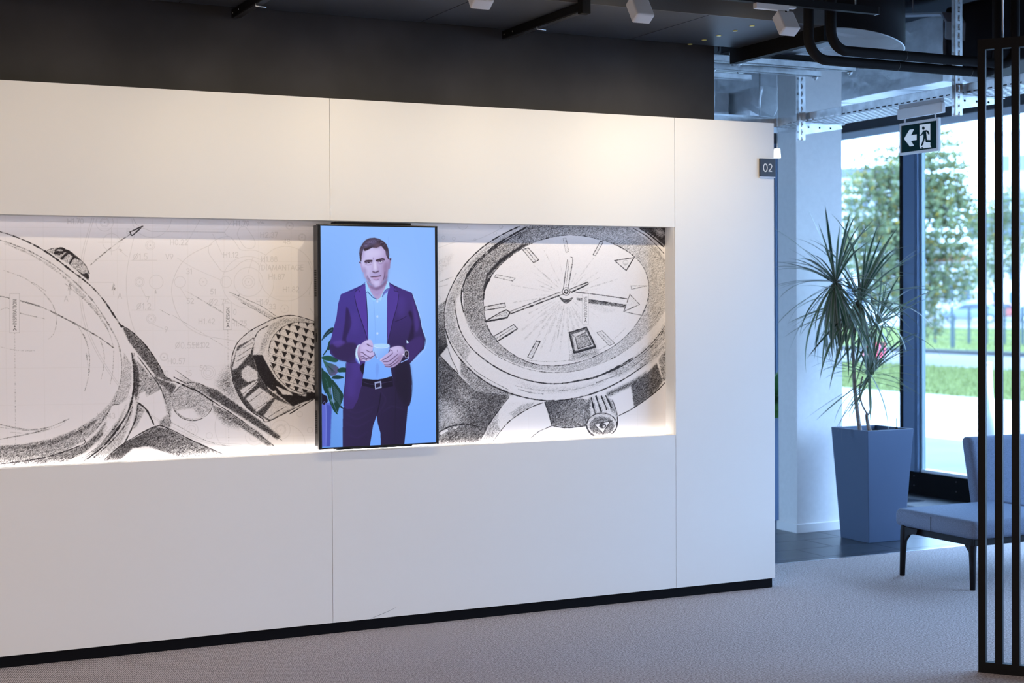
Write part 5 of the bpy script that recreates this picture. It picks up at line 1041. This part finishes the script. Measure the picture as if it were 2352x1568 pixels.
# ------------------------------------------------------------------ tall planters
def planter(cx, cy, s0, s1, h, label):
    t = thing('tall_planter', label, 'planter', (cx, cy, 0), 'tall square planters')
    m = MB(); r = .008
    def ringq(s, z): return [(cx + a * s, cy + b * s, z) for a, b in ((-1, -1), (1, -1), (1, 1), (-1, 1))]
    v = ringq(s0, 0) + ringq(s1, h) + ringq(s1 - .012, h) + ringq(s1 - .02, h - .05)
    m.add(v, [(0, 3, 2, 1)] + [(j * 4 + i, j * 4 + (i + 1) % 4, (j + 1) * 4 + (i + 1) % 4, (j + 1) * 4 + i) for j in range(3) for i in range(4)])
    m.build('shell', ANTH, t, bevel=.003)
    B(cx - s1 + .02, cx + s1 - .02, cy - s1 + .02, cy + s1 - .02, h - .055, h - .05).build('soil', mat('dark_soil', (.02, .016, .013), .95, bump=(60, .8, .02)), t)
    return t
PCXY = (6.871, 1.168)
pl = planter(*PCXY, .152, .197, .766, 'tall anthracite planter holding the spiky palm')
g_ = thing('water_gauge', 'small clear water level gauge at the planter rim', 'gauge', (7.03, 1.10, .766))
MB().tube([(7.03, 1.10, .70), (7.03, 1.10, .83)], .005, 8).build('gauge_tube', mat('clear_plastic', (.75, .8, .85), .1, spec=.6), g_); MB().tube([(7.03, 1.10, .755), (7.03, 1.10, .77)], .012, 10).build('gauge_foot', BLACKS, g_)

def leaf_mat(name, c0, c1, edge=None):
    m = bpy.data.materials.new(name); m.use_nodes = True; N = m.node_tree.nodes; L = m.node_tree.links; b = N['Principled BSDF']
    oi = N.new('ShaderNodeObjectInfo'); r = N.new('ShaderNodeValToRGB'); r.color_ramp.elements[0].color = (*c0, 1); r.color_ramp.elements[1].color = (*c1, 1)
    L.new(oi.outputs['Random'], r.inputs[0])
    src = r.outputs[0]
    if edge:
        tc = N.new('ShaderNodeTexCoord'); sp = N.new('ShaderNodeSeparateXYZ'); L.new(tc.outputs['UV'], sp.inputs[0])
        cr = N.new('ShaderNodeValToRGB'); e = cr.color_ramp.elements; e[0].position = .0; e[0].color = (1, 1, 1, 1); e[1].position = 1; e[1].color = (1, 1, 1, 1)
        a = e.new(.16); a.color = (0, 0, 0, 1); c = e.new(.84); c.color = (0, 0, 0, 1)
        L.new(sp.outputs[0], cr.inputs[0]); mx = N.new('ShaderNodeMix'); mx.data_type = 'RGBA'; L.new(cr.outputs[0], mx.inputs[0]); L.new(src, mx.inputs[6]); mx.inputs[7].default_value = (*edge, 1); src = mx.outputs[2]
    L.new(src, b.inputs['Base Color']); b.inputs['Roughness'].default_value = .4; b.inputs['Specular IOR Level'].default_value = .4
    tl = N.new('ShaderNodeBsdfTranslucent'); L.new(src, tl.inputs[0]); ms = N.new('ShaderNodeMixShader'); ms.inputs[0].default_value = .22
    L.new(b.outputs[0], ms.inputs[1]); L.new(tl.outputs[0], ms.inputs[2]); L.new(ms.outputs[0], N['Material Output'].inputs[0])
    return m
def blade(name, L_, wd, el, droop, m, n=9, fold=.3):
    """ribbon leaf leaving the origin towards +x at elevation el, bending down with droop"""
    P = []; x = z = 0; a = el; ds = L_ / n
    for i in range(n + 1):
        P.append((x, z, a)); x += math.cos(a) * ds; z += math.sin(a) * ds; a -= droop / n * (.5 + 1.2 * i / n)
    vs_, fs, uv = [], [], []
    for i, (x, z, a) in enumerate(P):
        t = i / n; hw = wd * .5 * (min(1, .55 + 3 * t) * (1 - max(0, (t - .55) / .45) ** 1.6) + .02)
        vs_ += [(x, -hw, z + hw * fold), (x, 0, z), (x, hw, z + hw * fold)]; uv += [(0, t), (.5, t), (1, t)]
    for i in range(n): fs += [(3 * i, 3 * i + 1, 3 * i + 4, 3 * i + 3), (3 * i + 1, 3 * i + 2, 3 * i + 5, 3 * i + 4)]
    me = bpy.data.meshes.new(name); me.from_pydata(vs_, [], fs); ul = me.uv_layers.new(name='UVMap')
    for lp in me.loops: ul.data[lp.index].uv = uv[lp.vertex_index]
    me.polygons.foreach_set('use_smooth', [True] * len(fs)); me.materials.append(m); me.update(); return me
DRG = leaf_mat('dracaena_leaf', (.024, .070, .040), (.13, .19, .10), (.55, .50, .47))
palm = thing('dracaena_plant', 'spiky dracaena palm with drooping narrow leaves in the front planter', 'plant', (PCXY[0], PCXY[1], .71))
BARK = mat('pale_bark', (.24, .20, .18), .85, noise=(40, .4), bump=(80, .5, .004))
yP = 1.168
def stem(pts, r0, r1, name='trunk'):
    n = len(pts); Q = spline(np.array(pts)[:, [0, 2]], False, .02); k = len(Q)
    MB().tube([(a, yP + .03 * math.sin(3 * i / k), b) for i, (a, b) in enumerate(Q)], [r0 + (r1 - r0) * i / (k - 1) for i in range(k)], 10).build(name, BARK, palm)
stem([(6.775, 0, .70), (6.757, 0, .88), (6.742, 0, 1.05), (6.735, 0, 1.25), (6.715, 0, 1.45), (6.66, 0, 1.60), (6.56, 0, 1.72)], .016, .009); stem([(6.72, 0, 1.42), (6.735, 0, 1.52), (6.728, 0, 1.62)], .010, .008, 'branch')
stem([(6.875, 0, .70), (6.862, 0, .78), (6.838, 0, .862)], .015, .012); stem([(6.838, 0, .86), (6.812, 0, .90), (6.79, 0, 1.0), (6.80, 0, 1.12)], .007, .006, 'branch'); stem([(6.838, 0, .86), (6.862, 0, .89), (6.866, 0, 1.02), (6.872, 0, 1.2), (6.88, 0, 1.42)], .007, .006, 'branch')
DVAR = []
for el in (78, 55, 32, 8, -18, -42, -62):
    for dr_ in (12, 30, 55):
        DVAR.append((el, dr_, [blade('leaf', L_, wd, R(el), R(dr_), DRG) for L_, wd in ((.54, .019), (.46, .018), (.62, .021))]))
def head(x, z, n, lean_az, lean, pick, sc=1.0, yoff=0):
    for i in range(n):
        t = i / n
        el, dr_, ms_ = random.choice([d for d in DVAR if pick(d, t)])
        o = bpy.data.objects.new('leaf', random.choice(ms_)); COL.objects.link(o); o.parent = palm
        o.location = (x - PCXY[0] + random.uniform(-.008, .008), yP + yoff - PCXY[1] + random.uniform(-.008, .008), z - .71 + random.uniform(-.07, .02) * (t) )
        s = sc * random.uniform(.8, 1.12)
        for attempt in range(12):
            az = 2.39996 * i + random.uniform(-.25, .25) + attempt * .55
            q = Euler((0, 0, az)).to_matrix(); q = Matrix.Rotation(lean, 3, Vector((-math.sin(lean_az), math.cos(lean_az), 0))) @ q
            base_ = Vector((PCXY[0], PCXY[1], .71)) + o.location
            W_ = [base_ + q @ (v_.co * s) for v_ in o.data.vertices]
            if not any(p.y > 1.59 and 6.53 < p.x < 7.0 for p in W_) and not any(p.z < .80 and abs(p.x - PCXY[0]) < .2 and abs(p.y - PCXY[1]) < .2 for p in W_[6:]): break
        o.rotation_euler = q.to_euler(); o.scale = (s, s * random.uniform(.85, 1.2), s)
up_ = lambda d, t: (d[0] >= 50) if t < .08 else ((0 <= d[0] <= 56 and d[1] >= 30) if t < .34 else (d[0] <= -40 or (d[0] < 0 and d[1] >= 30)))
half_ = lambda d, t: (d[0] >= 50) if t < .2 else ((0 <= d[0] <= 56) if t < .55 else d[0] < 0)
side_ = lambda d, t: (d[0] >= 50) if t < .28 else ((0 <= d[0] <= 56) if t < .6 else d[0] < 10)
head(6.545, 1.775, 104, math.pi, .12, up_, 1.02, -.02); head(6.735, 1.65, 86, 0, .22, half_, .98, -.04); head(6.885, 1.47, 46, 0, .4, side_, .76, -.03); head(6.812, 1.14, 58, 0, .3, side_, .8, -.05)

# second planter with broad leaves, behind the end of the wall
p2_ = planter(6.80, 2.36, .16, .2, .77, 'tall blue grey planter behind the end of the white wall')
lily = thing('broadleaf_plant', 'broad leaved green plant glimpsed between wall and column', 'plant', (6.80, 2.36, .72))
LILY = leaf_mat('lily_leaf', (.03, .10, .035), (.09, .22, .06))
LV = [blade('leaf', L_, wd, R(el), R(dr_), LILY, 9, .18) for L_, wd, el, dr_ in ((.55, .13, 70, 60), (.5, .12, 55, 95), (.45, .11, 40, 120), (.6, .12, 80, 45), (.4, .1, 20, 100))]
for i in range(42):
    o = bpy.data.objects.new('leaf', random.choice(LV)); COL.objects.link(o); o.parent = lily; o.location = (random.uniform(-.07, .07), random.uniform(-.07, .07), random.uniform(-.01, .12)); o.rotation_euler = (0, 0, 2.4 * i + random.uniform(-.3, .3)); s = random.uniform(.75, 1.1); o.scale = (s, s, s)

# ------------------------------------------------------------------ outdoors beyond the window front
GZ = -.1
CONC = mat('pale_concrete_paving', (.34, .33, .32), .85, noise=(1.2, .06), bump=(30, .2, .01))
ASPH = mat('grey_asphalt', (.11, .10, .095), .9, noise=(3, .1))
GRASS = mat('lawn', (.125, .140, .050), 1.0, spec=0.0, noise=(1.5, .3, 8), bump=(25, .8, .05))
struct('ground_shade_strip', B(WX + .22, 13.3, -40, 60, GZ - .2, GZ), mat('shaded_paving', (.095, .095, .10), .85, noise=(1.5, .12), bump=(30, .2, .01)), 'paving right outside the window with overhang shadow in its colour', 'pavement')  # shadow of the overhang painted as a darker paving colour
struct('ground_plaza', B(13.3, 19.3, -40, 60, GZ - .2, GZ), CONC, 'pale paved plaza outside the window', 'pavement')
struct('ground_court', B(-60, WX + .22, 6.7, 60, GZ - .2, GZ), CONC, 'pale paved court behind the building', 'pavement')
struct('ground_road', B(27.4, 34.2, -60, 120, GZ - .2, GZ - .01), ASPH, 'grey road beyond the first lawn', 'road')
struct('ground_yard', B(66, 260, -120, 260, GZ - .2, GZ), mat('pale_yard', (.16, .15, .14), .9), 'pale car park in front of the far buildings', 'car park')
def lawn(name, x0, x1, y0, y1, label, n):
    t = tag(B(x0, x1, y0, y1, GZ - .15, GZ).build(name, GRASS), label, 'lawn', None, 'stuff')
    vs_, fs = [], []
    for i in range(n):
        x = random.uniform(x0 + .1, x1 - .1); y = y0 + (y1 - y0) * random.random(); h = random.uniform(.04, .12); a = random.uniform(0, 6.28); dx, dy = .02 * math.cos(a), .02 * math.sin(a)
        b = len(vs_); vs_ += [(x - dx, y - dy, GZ), (x + dx, y + dy, GZ), (x + random.uniform(-.04, .04), y + random.uniform(-.04, .04), GZ + h)]; fs.append((b, b + 1, b + 2))
    m = MB(); m.add(vs_, fs); o = m.build('grass_blades', mat('grass_blade', (.15, .168, .06), 1.0, spec=0.0), t); o['kind'] = 'stuff'
lawn('lawn', 19.3, 27.4, 8, 40, 'green lawn strip between plaza and road', 26000); lawn('lawn', 34.5, 66, 20, 90, 'green lawn beyond the road below the fence', 12000)
struct('kerb', B(34.2, 34.5, -60, 120, GZ - .1, GZ + .12), mat('kerb_stone', (.05, .05, .05), .9), 'dark kerb along the far side of the road', 'kerb')

def floor_at(px, py, z=GZ):
    d = _d + RT * (px - PCX) / FPX - UP * (py - PCY) / FPX; t = (z - CAM[2]) / d[2]; return CAM + t * d
def along(px, dist):
    d = _d + RT * (px - PCX) / FPX; d = d / math.hypot(d[0], d[1]); return (d[0] * dist, CAM[1] + d[1] * dist)

# trees
def matt_leaf(name, c):
    m = bpy.data.materials.new(name); m.use_nodes = True; N = m.node_tree.nodes; L = m.node_tree.links; N.remove(N['Principled BSDF'])
    d_ = N.new('ShaderNodeBsdfDiffuse'); t_ = N.new('ShaderNodeBsdfTranslucent'); x_ = N.new('ShaderNodeMixShader'); x_.inputs[0].default_value = .35
    n_ = N.new('ShaderNodeTexNoise'); n_.inputs['Scale'].default_value = 1.6; tc = N.new('ShaderNodeTexCoord'); L.new(tc.outputs['Object'], n_.inputs['Vector'])
    r_ = N.new('ShaderNodeValToRGB'); r_.color_ramp.elements[0].position = .35; r_.color_ramp.elements[1].position = .65
    r_.color_ramp.elements[0].color = (*[v * .7 for v in c], 1); r_.color_ramp.elements[1].color = (*[v * 1.3 for v in c], 1)
    L.new(n_.outputs['Fac'], r_.inputs[0]); L.new(r_.outputs[0], d_.inputs[0]); L.new(r_.outputs[0], t_.inputs[0])
    L.new(d_.outputs[0], x_.inputs[1]); L.new(t_.outputs[0], x_.inputs[2]); L.new(x_.outputs[0], N['Material Output'].inputs[0]); return m
LEAFT = matt_leaf('tree_leaf', (.16, .19, .095)); LEAFY = matt_leaf('tree_leaf_yellow', (.26, .18, .03))
def tree(px, dist, h, blobs, n, label, r=.11, cl=.12):
    x, y = along(px, dist)
    t = thing('street_tree', label, 'tree', (x, y, GZ), 'trees outside the window')
    rtx, rty = math.cos(YAW), -math.sin(YAW)
    pts = [(x + .06 * math.sin(i), y, GZ + h * .72 * i / 7) for i in range(8)]
    MB().tube(pts, [r * (1 - .09 * i) for i in range(8)], 10).build('trunk', mat('tree_bark', (.10, .085, .07), .9, noise=(10, .3)), t)
    for (a, bz, ra, rz) in blobs:
        cx_, cy_, cz_ = x + rtx * a, y + rty * a, GZ + bz
        b0_ = Vector((x, y, GZ + max(h * .22, bz - 1.6 * rz))); c_ = Vector((cx_, cy_, cz_ + .3 * rz))
        MB().tube([b0_, (b0_ + c_) / 2 + Vector((0, 0, -.15)), c_], [.045, .03, .012], 6).build('branch', MATS['tree_bark'], t)
    vg, fg, vy, fy = [], [], [], []
    for i in range(n):
        a, bz, ra, rz = random.choices(blobs, [b[2] * b[2] * b[3] for b in blobs])[0]
        while True:
            p = Vector((random.uniform(-1, 1), random.uniform(-1, 1), random.uniform(-1, 1)))
            if .2 < p.length < 1: break
        # leaves gather in twigs, leaving gaps
        tw = Vector((round(p.x * 3.2 + random.uniform(-.3, .3)) / 3.2, round(p.y * 3.2) / 3.2, round(p.z * 4 + random.uniform(-.3, .3)) / 4)) * .55 + p * .45
        c = Vector((x + rtx * (a + tw.x * ra) + rty * tw.y * ra * -.8, y + rty * (a + tw.x * ra) + rtx * tw.y * ra * .8, GZ + bz + tw.z * rz)) + Vector([random.gauss(0, .05) for _ in range(3)])
        u_ = Vector([random.gauss(0, 1) for _ in range(3)]).normalized() * cl * random.uniform(.6, 1.2); w_ = u_.cross(Vector([random.gauss(0, 1) for _ in range(3)])).normalized() * cl * .3
        V_, F_ = (vy, fy) if random.random() < .13 else (vg, fg)
        b = len(V_); V_ += [c - u_, c + w_, c + u_, c - w_]; F_.append((b, b + 1, b + 2, b + 3))
    for V_, F_, m, nm in ((vg, fg, LEAFT, 'foliage'), (vy, fy, LEAFY, 'yellow_foliage')):
        mb = MB(); mb.add(V_, F_); o = mb.build(nm, m, t); o['kind'] = 'stuff'
    return t
tree(2093, 46, 6.6, [(-.2, 5.3, 1.2, 1.1), (.75, 5.6, 1.0, 1.3), (-1.25, 4.6, 1.0, 1.0), (.55, 3.9, 1.4, 1.2), (-.9, 3.2, 1.5, 1.0), (1.2, 2.5, .9, .9), (-.2, 2.1, 1.3, .9), (.5, 1.1, .6, .55), (-1.55, 5.7, .35, .7), (1.0, 4.6, 1.0, .8)], 24000, 'tall slim green tree behind the grey mullion', .11, .095)
tree(2290, 60, 7.0, [(-.2, 4.6, .8, 1.0), (.5, 5.2, .8, .9), (.2, 3.4, 1.0, .8), (-.4, 2.6, .7, .6), (1.1, 4.0, .7, .7)], 6000, 'sparse yellowing tree seen through the black slats', .09, .085)

# buildings
def facade(name, px0, px1, dist, ztop, label, wallcol, rows, roofcol=None, roof=0, wins=5, depth=14, winh=.5):
    xa, ya = along(px0, dist); xb, yb = along(px1, dist)
    ux, uy = xb - xa, yb - ya; Ln_ = math.hypot(ux, uy); ux /= Ln_; uy /= Ln_; nx, ny_ = -uy, ux
    if nx * (xa) + ny_ * (ya - CAM[1]) < 0: nx, ny_ = -nx, -ny_
    M = Matrix(((ux, nx, 0, xa), (uy, ny_, 0, ya), (0, 0, 1, 0), (0, 0, 0, 1)))
    t = thing(name, label, 'building', (xa, ya, GZ))
    MB().box(0, Ln_, 0, depth, GZ, ztop, M).build('wall', mat(name + '_wall', wallcol, .85), t)
    if roof: MB().box(-.4, Ln_ + .4, -.5, depth + .4, ztop, ztop + roof, M).build('roof', mat(name + '_roof', roofcol, .6, noise=(2, .15)), t)
    for z0, z1, kind in rows:
        if kind == 'band':
            MB().box(.2, Ln_ - .2, -.12, 0, z0, z1, M).build('sign_band', mat(name + '_band', (.62, .13, .10), .6), t); continue
        for i in range(wins):
            a = Ln_ * (i + .5) / wins; w2 = Ln_ / wins * .36
            f = MB().box(a - w2, a + w2, -.1, .02, z0, z1, M).build('window_frame', mat('pale_frame', (.6, .62, .65), .5), t)
            MB().box(a - w2 + .12, a + w2 - .12, -.13, -.1, z0 + .12, z1 - .12, M).build('pane', mat('dark_pane', (.10, .14, .20), .12, spec=.7), f)
    return t
facade('office_building', 1900, 2075, 135, 12.2, 'pale office block left of the mullion behind the tree', (.66, .66, .67), ((9.3, 10.4, 'win'), (5.6, 7.2, 'win'), (1.2, 3.2, 'win')), (.10, .12, .16), .7, 5)
facade('shop_building', 2125, 2275, 150, 6.6, 'low white building with a red sign band behind the tree', (.70, .70, .70), ((5.2, 5.75, 'band'), (1.4, 3.6, 'win')), (.5, .52, .55), .3, 4)
facade('slate_roof_building', 2235, 2420, 128, 6.6, 'white building with a slate blue roof behind the slats', (.70, .70, .71), ((3.0, 4.4, 'win'), (.4, 2.3, 'win')), (.10, .125, .17), 1.9, 5)
facade('tower_building', 2290, 2440, 190, 21, 'tall pale building at the far right behind the slats', (.66, .68, .70), ((16.5, 18.6, 'win'), (12.2, 14.2, 'win'), (8, 10, 'win')), (.5, .52, .55), .4, 4)

# fence with wire panels
fx0, fy0 = along(2110, 64); fx1, fy1 = along(2480, 60)
fence = thing('wire_fence', 'thin dark wire fence along the far lawn', 'fence', (fx0, fy0, GZ))
DKG = mat('dark_green_metal', (.025, .045, .05), .5)
for i in range(10):
    t_ = i / 9; x, y = fx0 + (fx1 - fx0) * t_, fy0 + (fy1 - fy0) * t_
    B(x - .04, x + .04, y - .04, y + .04, GZ, 1.35).build('post', DKG, fence)
wm = MB()
for zz in np.arange(.05, 1.3, .2): wm.tube([(fx0, fy0, zz), (fx1, fy1, zz)], .008, 4)
wm.build('wire', DKG, fence)
px_, py_ = along(2188, 57); single('marker_post', B(px_ - .06, px_ + .06, py_ - .06, py_ + .06, GZ, 1.1), DKG, 'single dark green post standing on the far lawn', 'post', bevel=.01)

# parked cars
def car(px, dist, face, col, label):
    x, y = along(px, dist)
    t = thing('parked_car', label, 'car', (x, y, GZ), 'cars parked outside')
    M = Matrix.Translation((x, y, GZ)) @ Matrix.Rotation(face, 4, 'Z')
    prof = [(-2.15, .35), (-2.2, .75), (-2.05, .98), (-1.75, 1.05), (-1.2, 1.42), (-.3, 1.48), (.55, 1.42), (1.2, 1.0), (1.9, .88), (2.15, .7), (2.18, .35)]
    MB().prism([(a, b) for a, b in prof], -.86, .86, 'y', M).build('body', mat(label[:8] + '_paint', col, .25, coat=.6), t, bevel=.12, seg=3)
    gm = mat('car_glass', (.03, .04, .055), .08, spec=.8)
    for s_ in (-1, 1):
        MB().prism([(-1.45, 1.06), (-1.1, 1.36), (-.3, 1.41), (.45, 1.36), (.98, 1.04)], s_ * .855, s_ * .875, 'y', M).build('side_window', gm, t)
        for a in (-1.35, 1.35):
            wh = MB(); c = M @ Vector((a, s_ * .88, .31)); c2 = M @ Vector((a, s_ * .66, .31)); wh.tube([c, c2], .31, 18).build('wheel', BLACKS, t)
            c3 = M @ Vector((a, s_ * .89, .31)); MB().tube([c3, c], .19, 14).build('hub_cap', ALUL, t)
        MB().box(-2.22, -2.12, s_ * .6 - .15, s_ * .6 + .15, .72, .95, M).build('tail_light', mat('tail_red', (.5, .03, .03), .3), t)
        MB().box(2.08, 2.18, s_ * .6 - .16, s_ * .6 + .16, .6, .76, M).build('head_light', ALUL, t)
    MB().box(-1.72, -1.3, -.7, .7, 1.05, 1.08, M @ Matrix.Translation((0, 0, .05))).build('rear_window', gm, t)
FA_ = -YAW - R(14)
car(2228, 118, FA_ + math.pi, (.16, .20, .28), 'grey blue estate car parked left of the slats'); car(2300, 126, FA_, (.35, .10, .08), 'reddish car parked behind the black slats'); car(2400, 118, FA_, (.20, .24, .33), 'blue car at the right edge behind the slats')

# silver bollard and a red board by the road
bx, by = along(2276, 17.6)
bo = thing('steel_bollard', 'slim silver post standing on the plaza behind the slats', 'bollard', (bx, by, GZ))
MB().tube([(bx, by, GZ), (bx - .05, by + .01, .93)], [.055, .05], 16).build('post', mat('brushed_steel', (.6, .61, .63), .3, metal=.7), bo); MB().tube([(bx - .05, by + .01, .93), (bx - .051, by + .01, .955)], .053, 16).build('cap', WHITEG, bo)
rx, ry = along(2008, 44)
rb = thing('red_board', 'small red board by the road behind the palm leaves', 'sign', (rx, ry, GZ))
MR = Matrix.Translation((rx, ry, GZ)) @ Matrix.Rotation(-YAW - R(13), 4, 'Z')
MB().box(-.3, .3, -.02, .02, .12, .55, MR).build('board', mat('red_board_paint', (.75, .06, .10), .5), rb)
for q in (-.22, .22): MB().box(q - .02, q + .02, -.015, .015, 0, .5, MR).build('foot', ALUL, rb)
